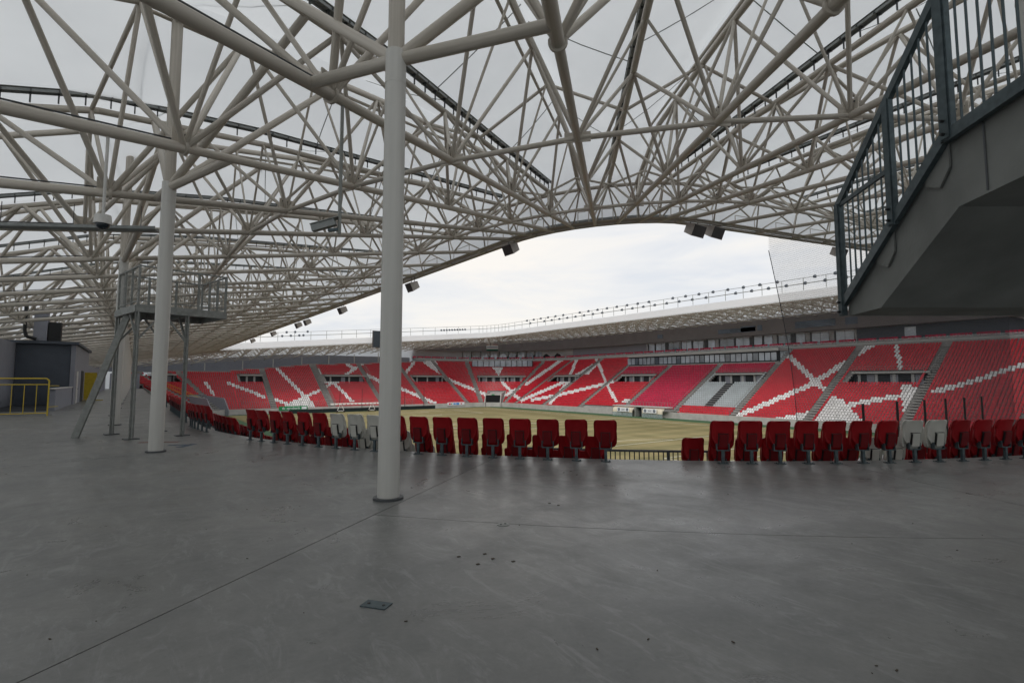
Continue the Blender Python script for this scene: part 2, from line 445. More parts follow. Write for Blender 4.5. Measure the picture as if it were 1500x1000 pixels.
# vomitory blocks: (kind, from, to)
VOM = [('a', -54, -34), ('x', 24, 30), ('x', 47.2, 60.6), ('x', 77.4, 90.4), ('c', 24, 66), ('y', 126, 138.6), ('y', 94.2, 107.8), ('y', 63.6, 76.2), ('y', 33, 45.8)]
V0, V1 = 16, 20      # rows taken out in a vomitory
def in_vom(key):
    return any(k == key[0] and a <= key[1] <= b for k, a, b in VOM)
def row_z(i): return FZ0+i*FRISE
def row_r(i): return FR0+i*FDEP
stand_end = empty('end_stand', (58, 152, PZ)); tag(stand_end, 'concrete end stand of red and white seats behind the far goal', 'stand')
stand_main = empty('main_stand', (105, 85, PZ)); tag(stand_main, 'tall main stand with glazed boxes above crimson and grey seat blocks', 'stand')
def far_block(path, vom, parent):
    n = min(nrows(k) for _, k in path[:-1])
    prof = [(FR0, PZ-.1), (FR0, row_z(0))]
    for i in range(n):
        r, z = row_r(i), row_z(i)
        if vom and V0 <= i <= V1: z = row_z(V0)-.3
        zn = row_z(i+1) if not (vom and V0 <= i+1 <= V1) else row_z(V0)-.3
        prof += [(r+FDEP, z)]
        if i < n-1: prof += [(r+FDEP, zn)]
        else: prof += [(r+FDEP, z+1.0), (r+FDEP+.25, z+1.0), (r+FDEP+.25, PZ)]
    b = profile_mesh([s for s, _ in path], prof, 0)
    o = b.build('terrace', 'terrace', parent)
    if vom:
        d = MB(); zz = row_z(V0)-.3; zt = row_z(V1+1)-.35; rr = row_r(V1+1)-.02
        P = [s for s, _ in path]
        def strip(r0, z0, r1, z1, m):
            for a, c in zip(P[:-1], P[1:]):
                d.add([pt(a, r0, z0), pt(c, r0, z0), pt(c, r1, z1), pt(a, r1, z1)], [(0, 1, 2, 3)], m)
        strip(rr-.01, zz+.02, rr-.01, zt-.12, 0)  # flat dark wall, shade of the passage put into its colour
        strip(rr-1.2, zt+.02, rr-1.2, zt+.34, 1); strip(rr-1.2, zt+.02, rr, zt+.02, 1); strip(rr-1.2, zt+.34, rr, zt+.34, 1)
        # door piers and pale door leaves
        for q in range(len(P)):
            if q % 3 == 1:
                s = P[q]; t = Vector((s[3], -s[2], 0)); u = Vector((s[2], s[3], 0))
                d.box(pt(s, rr-.12, (zz+zt)/2), (.5, .16, zt-zz-.2), (t, u, Vector((0, 0, 1))), 1)
            if q % 4 == 3:
                s = P[q]; t = Vector((s[3], -s[2], 0)); u = Vector((s[2], s[3], 0))
                d.box(pt(s, rr-.07, zz+1.05), (1.3, .08, 2.0), (t, u, Vector((0, 0, 1))), 2)
        d.build('vomitory_opening', ['dark_room', 'slab', 'wall_grey'], o)
        # guard rail above the opening
        g = MB()
        for a, c in zip(P[:-1], P[1:]):
            for zz2 in (.55, 1.05): g.tube(pt(a, rr-1.15, zt+.34+zz2), pt(c, rr-1.15, zt+.34+zz2), .03, 4)
            g.tube(pt(a, rr-1.15, zt+.3), pt(a, rr-1.15, zt+1.4), .03, 4)
        g.build('guard_rail', 'galv_light', o)
    return o
# split the path in blocks at aisles, vomitory limits and row-count changes
cur = [fpth[0]]; curv = in_vom(fpth[0][1])
def flush(path, v):
    if len(path) < 2: return
    far_block(path, v, stand_main if path[0][1][0] in 'ycd' else stand_end)
for k in range(1, len(fpth)):
    v = in_vom(fpth[k][1]); nr = nrows(fpth[k][1])
    cur.append(fpth[k])
    if v != curv or nr != nrows(cur[0][1]) or (len(cur) > 12 and not v):
        flush(cur, curv and in_vom(cur[-2][1])); cur = [fpth[k]]; curv = v
flush(cur, curv)
# front wall cap and aisle steps
fw = profile_mesh([s for s, _ in fpth], [(FR0-.02, PZ-.1), (FR0-.16, PZ-.1), (FR0-.16, row_z(0)+.55), (FR0+.0, row_z(0)+.55), (FR0+.0, row_z(0)+.02)], 0)
fwo = fw.build('front_wall', 'front_wall'); tag(fwo, 'pale concrete parapet wall between the far seats and the pitch', 'wall')
def aisle_station(kind, v):
    if kind == 'a': return st_corner(CX0, CY1, v)
    if kind == 'x': return (v, CY1, 0., 1.)
    if kind == 'c': return st_corner(CX1, CY1, v)
    if kind == 'y': return (CX1, v, 1., 0.)
    return st_corner(CX1, CY0, v)
for kind, vals in AISLE.items():
    for v in vals:
        s = aisle_station(kind, v); t = Vector((s[3], -s[2], 0)); u = Vector((s[2], s[3], 0)); b = MB()
        n = nrows((kind, v))
        for i in range(1, n):
            b.box(pt(s, row_r(i)-.2, row_z(i)-.115), (1.2, .4, .23), (t, u, Vector((0, 0, 1))))
        b.build('aisle_steps', 'terrace', stand_main if kind in 'ycd' else stand_end)
# tunnels in the two far corners
def tunnel(deg, cx, cy, label, name, roofed=True, wm='front_wall'):
    s = st_corner(cx, cy, deg); u = Vector((s[2], s[3], 0)); t = Vector((s[3], -s[2], 0)); Z = Vector((0, 0, 1))
    e = empty(name, pt(s, FR0, PZ)); tag(e, label, 'tunnel')
    for sg in (-1, 1):
        b = MB(); q = t*(sg*2.55)
        poly = [pt(s, FR0-1.6, PZ)+q, pt(s, FR0+9, PZ)+q, pt(s, FR0+9, PZ+5.4)+q, pt(s, FR0+.1, PZ+4.4)+q, pt(s, FR0-.1, PZ+4.3)+q, pt(s, FR0-1.6, PZ+1.3)+q]
        b.prism(poly, t*(sg*.3)); b.build('side_wall', wm, e)
    if not roofed:
        b = MB(); b.box(pt(s, FR0+9.2, PZ+2.6), (5.6, .3, 5.6), (t, u, Z)); b.build('end_wall', wm, e); return
    b = MB(); b.prism([pt(s, FR0-.2, PZ+3.9)-t*2.54, pt(s, FR0+6.4, PZ+3.9)-t*2.54, pt(s, FR0+6.4, PZ+4.3)-t*2.54, pt(s, FR0-.2, PZ+4.3)-t*2.54], t*5.08); b.build('lintel', 'front_wall', e)
    b = MB(); b.box(pt(s, FR0-.1, PZ+1.95), (5.08, .1, 3.9), (t, u, Z)); b.build('mouth_shade_panel', 'tunnel_shade', e)  # flat black panel at the front, colour stands for unlit tunnel depth
    b = MB(); b.box(pt(s, FR0-.26, PZ+4.1), (1.0, .06, .3), (t, u, Z)); b.build('exit_light', 'ad_green', e)
tunnel(45, CX1, CY1, 'concrete players tunnel mouth cut into the corner between end stand and main stand', 'corner_tunnel')
tunnel(-40, CX0, CY1, 'dark walled ramp cut into the corner beyond the concourse', 'corner_ramp', False, 'wall_grey')
def in_tunnel(key, i):
    k, v = key
    if i > 8: return False
    if k == 'c': return abs(v-45)*R(1)*row_r(i) < 3.3
    if k == 'a': return abs(v+40)*R(1)*row_r(i) < 3.3
    return False

# ---- seat colours on the far stands: white lines of the seat mosaic
SEG = [((405,538),(460,594)),((334,560),(388,581)),((400,583),(420,591)),((420,593),(468,571)),((474,568),(488,559)),((488,560),(516,587)),((478,559),(494,559)),
 ((461,536),(470,548)),((507,548),(534,530)),((508,533),(520,540)),((532,546),(560,560)),((301,559),(313,578)),((540,550),(560,559)),((560,559),(591,570)),((591,570),(638,590)),
 ((593,548),(607,529)),((635,527),(644,542)),((651,553),(714,578)),((737,560),(752,576)),((741,578),(760,568)),((752,578),(765,585)),((771,562),(824,526)),((764,586),(826,559)),
 ((780,585),(818,578)),((818,578),(884,562)),((884,562),(898,558)),((806,590),(832,559)),((836,548),(845,525)),((873,524),(890,564)),((890,564),(902,586)),((914,587),(926,585)),
 ((1083,607),(1187,563)),((1187,563),(1238,530)),((1152,517),(1212,575)),((1240,593),(1283,585)),((1283,585),(1328,577)),((1257,517),(1280,503)),((1312,503),(1320,542)),
 ((1368,572),(1400,565)),((1400,565),(1500,533))]
POL = [[(415,597),(447,580),(464,597)],[(613,526),(633,526),(644,548)],[(721,537),(737,537),(730,550)],[(842,548),(862,548),(886,522)],[(1125,614),(1192,600),(1187,616)],
 [(1190,618),(1220,580),(1233,583),(1268,618)],[(1318,562),(1330,562),(1352,573),(1334,612),(1324,606)]]
SEG_A = np.array(SEG, float)
def mosaic_white(px, py):
    a = SEG_A[:, 0]; b = SEG_A[:, 1]; p = np.array((px, py)); d = b-a
    t = np.clip(((p-a)*d).sum(1)/(d*d).sum(1), 0, 1); q = a+d*t[:, None]-p
    tol = 2.15 if px < 950 else 3.5
    if (np.hypot(q[:, 0], q[:, 1]) < tol).any(): return True
    for P in POL:
        ins = False; j = len(P)-1
        for i in range(len(P)):
            (xi, yi), (xj, yj) = P[i], P[j]
            if (yi > py) != (yj > py) and px < (xj-xi)*(py-yi)/(yj-yi)+xi: ins = not ins
            j = i
        if ins: return True
    return False
# compact far seat: tipped-up pan and back, local x along the row, y towards the pitch
def far_template():
    b = MB()
    def shell(pts, y0, th, lean):
        n = len(pts); F_ = [(x, y0-(z-.4)*lean+th, z) for x, z in pts]; K = [(x, y0-(z-.4)*lean, z) for x, z in pts]
        vs = F_+K
        b.add(vs, [(0, 1, 2, 3), (3, 4, 5, 0)] if n == 6 else [(0, 1, 2, 3)])
        b.add(vs, [(2, 2+n, 3+n, 3), (1, 1+n, 2+n, 2), (3, 3+n, 4+n, 4)])
    shell([(-.16, .36), (.16, .36), (.215, .60), (.14, .75), (-.14, .75), (-.215, .60)], -.04, .05, .22)
    shell([(-.19, .30), (.19, .30), (.2, .50), (.13, .62), (-.13, .62), (-.2, .50)], .07, .09, .18)
    b.box((0, .02, .17), (.06, .06, .34))
    return np.array(b.v), np.array(b.f)
TV, TF = far_template()
sv, sf, sm = [], [], []
def put_far(p, u, m):
    k = len(sv)*len(TV)
    t = np.array((u[1], -u[0])); inw = np.array((-u[0], -u[1]))
    V = np.empty_like(TV)
    V[:, 0] = p[0]+TV[:, 0]*t[0]+TV[:, 1]*inw[0]; V[:, 1] = p[1]+TV[:, 0]*t[1]+TV[:, 1]*inw[1]; V[:, 2] = p[2]+TV[:, 2]
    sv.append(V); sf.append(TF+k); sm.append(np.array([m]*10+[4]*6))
def far_row(i):
    r = row_r(i)+.42; z = row_z(i)
    # walk the ring
    runs = [('a', -88, -1, R(1)*r), ('x', CX0, CX1, 1.), ('c', 1, 89, R(1)*r), ('y', CY1, 22., 1.), ('d', 91, 139, R(1)*r)]
    for kind, v0, v1, sc_ in runs:
        n = int(abs(v1-v0)*sc_/.52)
        for j in range(n+1):
            v = v0+(v1-v0)*j/max(1, n)
            if kind == 'y' and v < CY0: continue
            key = (kind, v)
            if i >= nrows(key): continue
            if any(abs(v-a)*sc_ < .85 for a in AISLE[kind]): continue
            if in_vom(key) and V0-0 <= i <= V1: continue
            if in_tunnel(key, i): continue
            if kind == 'y' and 76 < v < 110 and i < 2: continue
            s = aisle_station(kind, v)
            p = pt(s, r, z)
            px, py, d = proj(p.x, p.y, z+.6)
            if px < 150 or px > 1540: continue
            m = 0
            if kind == 'y':
                if 77.3 < v < 93: m = 2
                elif 62.3 < v < 77.3:
                    m = 2 if i > V1 else (3 if i > 3 else 0)
                    if i <= 15 and i > 3 and 68.6 < v < 71: continue
                elif 93 < v < 109 and i > V1: m = 2
            if m == 0 and mosaic_white(px, py): m = 1
            put_far(p, (s[2], s[3]), m)
for i in range(33): far_row(i)

# ================================================================== ROOF
def ring_stations():
    L = []
    for y in np.arange(24.6, 142, 3.98)[::-1]: L.append((CX0, float(y), -1., 0.))       # along the near side, far to near
    for f in (5.4, 14.8, 24.2, 33.6, 43, 52.4, 61.8, 71.2, 80.6): L.append(st_corner(CX0, CY0, 270-f))
    for x in np.arange(24.4, 93, 4.3): L.append((float(x), CY0, 0., -1.))
    for f in (5, 15, 25, 35, 45, 55, 65, 75, 85): L.append(st_corner(CX1, CY0, 180-f))
    for y in np.arange(24, 142, 4.0): L.append((CX1, float(y), 1., 0.))
    for f in (5, 15, 25, 35, 45, 55, 65, 75, 85): L.append(st_corner(CX1, CY1, 90-f))
    for x in np.arange(24.4, 93, 4.3)[::-1]: L.append((float(x), CY1, 0., 1.))
    for f in (5, 15, 25, 35, 45, 55, 65, 75, 85): L.append(st_corner(CX0, CY1, -f))
    return L
RS = ring_stations(); NS = len(RS); I0 = len(np.arange(24.6, 142, 3.98)); print('stations', NS, I0)
RIN, RTOP, ROUT = 6.5, 7.9, 36.0
def zb(s, r):
    x = s[0]+s[2]*r; return 6.25+.09*x+.075*(24-r)
RIDGE = ([6, 7.9, 11, 17, 24, 36, 38], [1.2, 1.5, 3.1, 3.7, 4.0, 1.2, .8]); VALLEY = ([6, 7.9, 19.65, 24, 36, 38], [1.3, 1.5, 2.65, 2.85, 1.0, .7])
def zt(s, r):
    k = s[4] if len(s) > 4 else .5       # 1 on a ridge line, 0 in a clamped valley
    return zb(s, r)+k*float(np.interp(r, *RIDGE))+(1-k)*float(np.interp(r, *VALLEY))
def B(s, r): return pt(s, r, zb(s, r))
def T(s, r): return pt(s, r, zt(s, r))
MS = [(*mid(RS[i], RS[(i+1) % NS]), (1. if i < I0+26 else .12) if i % 2 else 0.) for i in range(NS)]       # top chords stand between the bottom chords
BN = [10.7, 15.1, 19.5, 24.0, 28.5, 33.0]
near_idx = []
for i, s in enumerate(RS):
    p = pt(s, 16); dd = math.hypot(p.x, p.y)
    if dd < 46 and p.y*math.cos(YAW)+p.x*math.sin(YAW) > -3: near_idx.append(i)
def clamp_strip(s, n_clip, r0, r1):
    b = MB(); p = T(s, r0)+Vector((0, 0, .42)); q = T(s, r1)+Vector((0, 0, .42))
    t = Vector((s[3], -s[2], 0))
    for sg in (-1, 1):
        b.bar(p+t*(.09*sg), q+t*(.09*sg), .03, .07)
    b.bar(p+Vector((0, 0, .07)), q+Vector((0, 0, .07)), .24, .012, 2)
    for k in range(n_clip):
        f = (k+.5)/n_clip; c = p.lerp(q, f)
        b.box(c-Vector((0, 0, .14)), (.035, .035, .3), None, 1)
        b.bar(c-t*.13, c+t*.13, .03, .05, 1)
    return b
for i in range(NS):
    s, m0, m1 = RS[i], MS[i-1], MS[i]
    base = B(s, 24)
    near = i in near_idx
    e = empty('roof_truss', (base.x, base.y, base.z))
    if near:
        tag(e, *{I0+3: ('off white roof truss whose chord carries the drop post of the security camera', 'roof truss'),
                 I0+2: ('off white roof truss whose chord carries the hanging dome camera', 'roof truss'),
                 I0+4: ('off white roof truss passing above the open aisle gap in the seat row', 'roof truss'),
                 }.get(i, ('off white tubular steel roof truss fanning struts up to the membrane', 'roof truss', 'near roof trusses over the concourse')))
    else:
        tag(e, 'slim tubular roof truss of the far part of the canopy', 'roof truss', 'distant roof trusses round the bowl')
    if near:
        rod('bottom_chord', B(s, 24), B(s, ROUT), .108, 'steel', e, 14); rod('bottom_chord', B(s, 24.02), B(s, RIN), .09, 'steel', e, 14)
        kn = [RTOP, 11, 17, 24, ROUT] if m1[4] else [RTOP, 19.65, 24, ROUT]
        for ra, rb_ in zip(kn[:-1], kn[1:]):
            rod('top_chord', T(m1, ra), T(m1, rb_), .10 if m1[4] else .09, 'steel', e, 12)
            if not m1[4]: clamp_strip(m1, int((rb_-ra)*1.9), ra+(.3 if ra == RTOP else 0), rb_).build('clamp_rail', ['clamp', 'clip', 'galv_light'], e)
        if m1[4]:       # twin cable tray tube beside the ridge chord
            t_ = Vector((m1[3], -m1[2], 0)); rod('service_pipe', T(m1, 11)+t_*.3, T(m1, 24)+t_*.3, .05, 'steel', e, 8)
        for r in BN:
            p = B(s, r)
            for mm in (m0, m1):
                for dr in (-2.2, 0.15, 2.2):
                    rr = r+dr
                    if rr > 34.5: continue
                    rad_ = .036 if abs(dr) < 1 else .052
                    if r > 22: rad_ += .015
                    rod('strut', p, T(mm, rr), rad_, 'steel', e, 8)
            # gusset plate
            g = MB(); u = Vector((s[2], s[3], 0)); t = Vector((s[3], -s[2], 0))
            g.box(p+Vector((0, 0, .17)), (.5, .03, .36), (u, t, Vector((0, 0, 1))))
            if r in (19.5, 10.7): g.box(p+Vector((0, 0, .02)), (.03, .62, .24), (u, t, Vector((0, 0, 1))))
            g.build('gusset', 'steel', e)
            if p.length < 26:
                for sx in (-.16, 0, .16):
                    h_ = MB(); q = p+u*sx+Vector((0, 0, .27)); h_.tube(q-t*.035, q+t*.035, .022, 6); h_.build('bolt', 'clip', e)
        fl_ = MB(); q = B(s, 24); dq = (B(s, 25)-q).normalized(); fl_.tube(q-dq*.03, q+dq*.03, .15, 16); fl_.build('flange', 'steel', e)
        cp = MB(); cp.tube(B(s, 24.2)+Vector((0, 0, .14)), B(s, ROUT)+Vector((0, 0, .14)), .018, 5); cp.build('cable', 'clip', e)
        nx = RS[(i+1) % NS]
        for r in (19.5, 10.7): rod('ring_tie', B(s, r), B(nx, r), .065, 'steel', e, 10)
        for r in (24.15, 15.1): rod('purlin', T(m0, r), T(m1, r), .055, 'steel', e, 8)
        # inner fascia lattice
        for mm in (m0, m1):
            rod('strut', B(s, RIN), T(mm, RTOP), .04, 'steel', e, 8)
        rod('strut', B(s, RIN+2.1), T(m0, RTOP), .04, 'steel', e, 8); rod('strut', B(s, RIN+2.1), T(m1, RTOP), .04, 'steel', e, 8)
        rod('edge_tube', T(m0, RTOP), T(m1, RTOP), .08, 'steel', e, 10)
        rod('edge_tube', T(m0, RTOP+1.2)-Vector((0, 0, .35)), T(m1, RTOP+1.2)-Vector((0, 0, .35)), .05, 'steel', e, 8)
    else:
        b = MB(); b.tube(B(s, RIN), B(s, ROUT), .125, 6); b.build('bottom_chord', 'steel', e)
        b = MB()
        for ra, rb_ in ((RTOP, 11), (11, 17), (17, 24), (24, ROUT)):
            b.tube(T(m1, ra), T(m1, rb_), .12, 6); b.bar(T(m1, ra)+Vector((0, 0, .4)), T(m1, rb_)+Vector((0, 0, .4)), .34, .1)
        b.build('top_chord', 'steel', e)
        b = MB()
        for r in BN:
            p = B(s, r)
            for mm in (m0, m1):
                for dr in (-2.2, .15, 2.2):
                    if r+dr < 34.6: b.tube(p, T(mm, r+dr), .085, 4, caps=False)
        nx = RS[(i+1) % NS]
        for r in BN+[8.6, 13, 17.3]: b.tube(B(s, r), B(nx, r), .075, 4, caps=False)
        for r in (24.15, 15.1): b.tube(T(m0, r), T(m1, r), .055, 4, caps=False)
        for mm in (m0, m1): b.tube(B(s, RIN), T(mm, RTOP), .04, 4, caps=False)
        b.tube(T(m0, RTOP), T(m1, RTOP), .08, 5, caps=False)
        w_ = b.build('web_struts', 'steel', e); w_['kind'] = 'stuff'

# inner edge beam with walkway hoops
edge = MB(); hoop = MB(); pipe = MB()
for i in range(NS):
    a, c = RS[i], RS[(i+1) % NS]
    edge.bar(B(a, RIN-.1)-Vector((0, 0, .02)), B(c, RIN-.1)-Vector((0, 0, .02)), .24, .10)
    edge.tube(B(a, RIN+.35)+Vector((0, 0, .02)), B(c, RIN+.35)+Vector((0, 0, .02)), .06, 6)
    edge.bar(B(a, RIN+.75), B(c, RIN+.75), .2, .04)
    pipe.tube(B(a, RIN-.1)+Vector((0, 0, .22)), B(c, RIN-.1)+Vector((0, 0, .22)), .11, 7)
    p = B(a, RIN+.5).lerp(B(c, RIN+.5), .3); q = B(a, RIN+.5).lerp(B(c, RIN+.5), .75); up = Vector((0, 0, .62))
    hoop.tube(p, p+up, .02, 4); hoop.tube(q, q+up, .02, 4); hoop.tube(p+up, q+up, .02, 4)
eo = empty('roof_edge', B(RS[30], RIN)); tag(eo, 'steel edge beam running round the open inner rim of the canopy', 'roof edge')
edge.build('edge_beam', 'edge_steel', eo); pipe.build('gutter_pipe', 'clamp', eo); hoop.build('walkway_hoops', 'steel', eo)

# membrane canopy panels
mem = empty('membrane_canopy', (0, 0, 6)); tag(mem, 'translucent pale membrane canopy stretched over the steel trusses', 'canopy')
rest = MB()
rad = [RIN-.3, RTOP-.15, 9.4, 11, 13, 16, 19, 22, 25, 28, 31, 34, ROUT+.4]
def panel(b, a, c, skirt):
    n = 5; vs = []; nr = len(rad)+(2 if skirt else 0)
    for j in range(n):
        f = j/(n-1); s = (a[0]+(c[0]-a[0])*f, a[1]+(c[1]-a[1])*f, a[2]+(c[2]-a[2])*f, a[3]+(c[3]-a[3])*f)
        l = math.hypot(s[2], s[3]); s = (s[0], s[1], s[2]/l, s[3]/l, a[4]+(c[4]-a[4])*f); sag = .14*math.sin(math.pi*f)
        for k, r in enumerate(rad):
            z = zt(s, r)+.5-sag*(0 if k < 2 else 1)
            if k == 0: z = zb(s, RIN)+.12
            vs.append(pt(s, r, z))
        if skirt:
            vs.append(pt(s, 37.6, zb(s, 37)-1.6)); vs.append(pt(s, 38.4, -.2 if skirt == 1 else PZ))
    fs = []
    for j in range(n-1):
        for k in range(nr-1): q = j*nr+k; fs.append((q, q+nr, q+nr+1, q+1))
    b.add(vs, fs, 0, True)
for i in range(NS):
    a, c = MS[i-1], MS[i]
    isnear = i < I0+9+16
    if i in near_idx or (isnear and len([1 for q in near_idx if abs(q-i) < 4])):
        b = MB(); panel(b, a, c, 1); o = b.build('membrane_panel', 'membrane', mem)
        sb = MB(); s = RS[i]
        for r in (12.6, 17.8, 23.1):
            pts_ = []
            for j in range(5):
                f = j/4; q = [a[k_]+(c[k_]-a[k_])*f for k_ in range(5)]; l = math.hypot(q[2], q[3]); q[2] /= l; q[3] /= l
                rr_q = r+.8*f*(1 if i % 2 else -1); pts_.append(pt(q, rr_q, zt(q, rr_q)+.5-.14*math.sin(math.pi*f)-.02))
            for p_, q_ in zip(pts_[:-1], pts_[1:]): sb.bar(p_, q_, .028, .012)
        sb.build('weld_seam', 'clamp', o)
    else: panel(rest, a, c, 1 if isnear else 2)
ro = rest.build('membrane_panel', 'membrane', mem); ro['kind'] = 'stuff'

# columns
def column(s, r, m_i, near, label=None, zbase=0., branch=True):
    base = pt(s, r, zbase); head = pt(s, r, zb(s, r)-.12 if not near else zb(s, r)-.08)
    e = empty('roof_column', base)
    tag(e, label or 'slim white tubular column carrying the far canopy', 'column', None if label else 'columns under the canopy')
    rr = .148 if near else .14
    rod('shaft', base, head, rr, 'column_paint', e, 28)
    if near:
        b = MB(); b.tube(base, base+Vector((0, 0, .03)), .205, 28); b.build('base_plate', 'clip', e)
        b = MB(); b.tube(head-Vector((0, 0, .5)), head-Vector((0, 0, .47)), rr+.004, 28); b.build('weld_ring', 'column_paint', e)
    if branch:
        h2 = head-Vector((0, 0, .12))
        for st, va in ((RS[m_i], MS[m_i-1]), (RS[(m_i+1) % NS], MS[(m_i+1) % NS])):
            rod('branch_arm', h2, B(st, r-.3), .095, 'steel', e, 14)
            rod('branch_arm', h2, T(va, r-.6), .088, 'steel', e, 14)
        rod('upper_post', h2, T(s, r), .12, 'steel', e, 14)
        rod('branch_arm', h2, T(s, r-4.5), .09, 'steel', e, 12)
for i in range(NS):
    m = MS[i]
    if not m[4]: continue
    ang = math.degrees(math.atan2(m[2], m[3])) % 360; f = 270-ang
    if i == I0-1: column((CX0, 24.0, -1., 0., 1.), 23.0, i, True, 'white tubular column standing behind the camera platform')
    elif i < I0-1: column(m, 23.2, i, True, None)
    elif i < I0+8:
        if abs(f-38.3) < 2: column((*st_corner(CX0, CY0, 270-37.7), 1.), 24.8, i, True, 'white tubular column standing alone where two floor joints meet')
        elif abs(f-19.5) < 2: column((*st_corner(CX0, CY0, 270-19.0), 1.), 23.3, i, True, 'white tubular column standing in front of the camera platform')
        else: column(m, 24.8, i, True, None)
    elif i < I0+8+16: column(m, 24.8, i, True, None)
    elif m[1] > 141 and m[3] > .2 and m[0] < 84:
        zz = row_z(nrows(('x', min(92, max(22, m[0])))))+.3
        column(m, 34.2, i, False, None, zz, False)

# ================================================================== NEAR SEATS
def near_seat_parts(col):
    P = {}
    # backrest shell
    rows = [(.265, .19, 0), (.33, .22, 0), (.40, .29, .0), (.47, .37, .005), (.54, .425, .01), (.63, .455, .012), (.72, .462, .008), (.775, .455, -.004), (.805, .43, -.012), (.822, .385, -.018), (.83, .32, -.022)]
    nx = 9; b = MB(); F_, Bk = [], []
    for z, wd, y0 in rows:
        for j in range(nx):
            f = j/(nx-1)*2-1; x = wd/2*f
            lean = -(z-.3)*.20
            y = lean+y0+.075*abs(f)**2.6*min(1, (z-.25)*4)
            F_.append((x, y+.028, z)); Bk.append((x, y, z))
    n = len(F_); nz = len(rows); fs = []
    for i in range(nz-1):
        for j in range(nx-1):
            a = i*nx+j; fs.append((a+n, a+1+n, a+nx+1+n, a+nx+n)); fs.append((a, a+nx, a+nx+1, a+1))
    for i in range(nz-1):
        for j in (0, nx-1):
            a = i*nx+j; q = (a, a+n, a+nx+n, a+nx); fs.append(q if j else q[::-1])
    for j in range(nx-1):
        a = (nz-1)*nx+j; fs.append((a, a+n, a+1+n, a+1)); fs.append((j, j+1, j+1+n, j+n))
    b.add(F_+Bk, fs, 0, True); P['backrest'] = (b, [col])
    # tipped-up pan in front
    b = MB(); rows2 = [(.27, .26), (.30, .38), (.36, .445), (.46, .46), (.56, .455), (.64, .44), (.69, .40), (.71, .30)]
    F_, Bk = [], []
    for z, wd in rows2:
        for j in range(7):
            f = j/6*2-1; x = wd/2*f; y = .155-(z-.3)*.16-.05*abs(f)**2.4
            F_.append((x, y+.02, z)); Bk.append((x, y-.055, z))
    n = len(F_); nz = len(rows2); nx2 = 7; fs = []
    for i in range(nz-1):
        for j in range(nx2-1):
            a = i*nx2+j; fs.append((a+n, a+1+n, a+nx2+1+n, a+nx2+n)); fs.append((a, a+nx2, a+nx2+1, a+1))
        for j in (0, nx2-1):
            a = i*nx2+j; q = (a, a+n, a+nx2+n, a+nx2); fs.append(q if j else q[::-1])
    for j in range(nx2-1):
        a = (nz-1)*nx2+j; fs.append((a, a+n, a+1+n, a+1)); fs.append((j, j+1, j+1+n, j+n))
    b.add(F_+Bk, fs, 0, True); P['seat_pan'] = (b, [col])
    # moulded lower back pocket; recess shade is put into its darker red; dark slots
    b = MB()
    ax = (Vector((1, 0, 0)), Vector((0, .98, .196)), Vector((0, -.196, .98)))
    b.box((0, -.052, .445), (.155, .03, .26), ax, 0); b.box((-.086, -.044, .455), (.012, .034, .22), ax, 1); b.box((.086, -.044, .455), (.012, .034, .22), ax, 1)
    b.box((0, -.055, .578), (.19, .03, .012), ax, 1)
    P['back_pocket'] = (b, [col if col != 'red' else 'red_shaded', 'black'])
    # bracket and post
    b = MB(); b.box((0, .0, .255), (.235, .06, .02)); b.box((-.115, .01, .32), (.016, .075, .13)); b.box((.115, .01, .32), (.016, .075, .13))
    P['bracket'] = (b, ['galv'])
    b = MB(); b.box((0, 0, .13), (.055, .05, .235)); P['post'] = (b, ['galv'])
    b = MB(); b.box((0, 0, .009), (.19, .11, .012)); 
    for sg in (-1, 1): b.tube((sg*.075, 0, .012), (sg*.075, 0, .03), .014, 6)
    P['base_plate'] = (b, ['galv'])
    return P
def make_seat(col):
    e = empty('stadium_seat', (0, 0, 0))
    for k, (b, ms) in near_seat_parts(col).items(): b.build(k, ms, e, local=True)
    return e
proto = {}
def copy_tree(o):
    c = o.copy(); C.objects.link(c)
    for ch in o.children:
        d = ch.copy(); C.objects.link(d); d.parent = c
    return c
cands = []
def near_white(row, f, y):
    if row == 0: return False
    key = (f*2.2 if y is None else 0)
    return False
def add_cand(p, rz, col, row, key): 
    px, py, d = proj(p.x, p.y, p.z+.5)
    cands.append((d, px, py, p, rz, col, row, key))
GA, GB = 8.3, 50.8
first = [17.3+27.3*i/17 for i in range(18)]
right = [50.8+1.52*i for i in range(0, 25)]
left = [8.3-1.6*i for i in range(0, 6)]
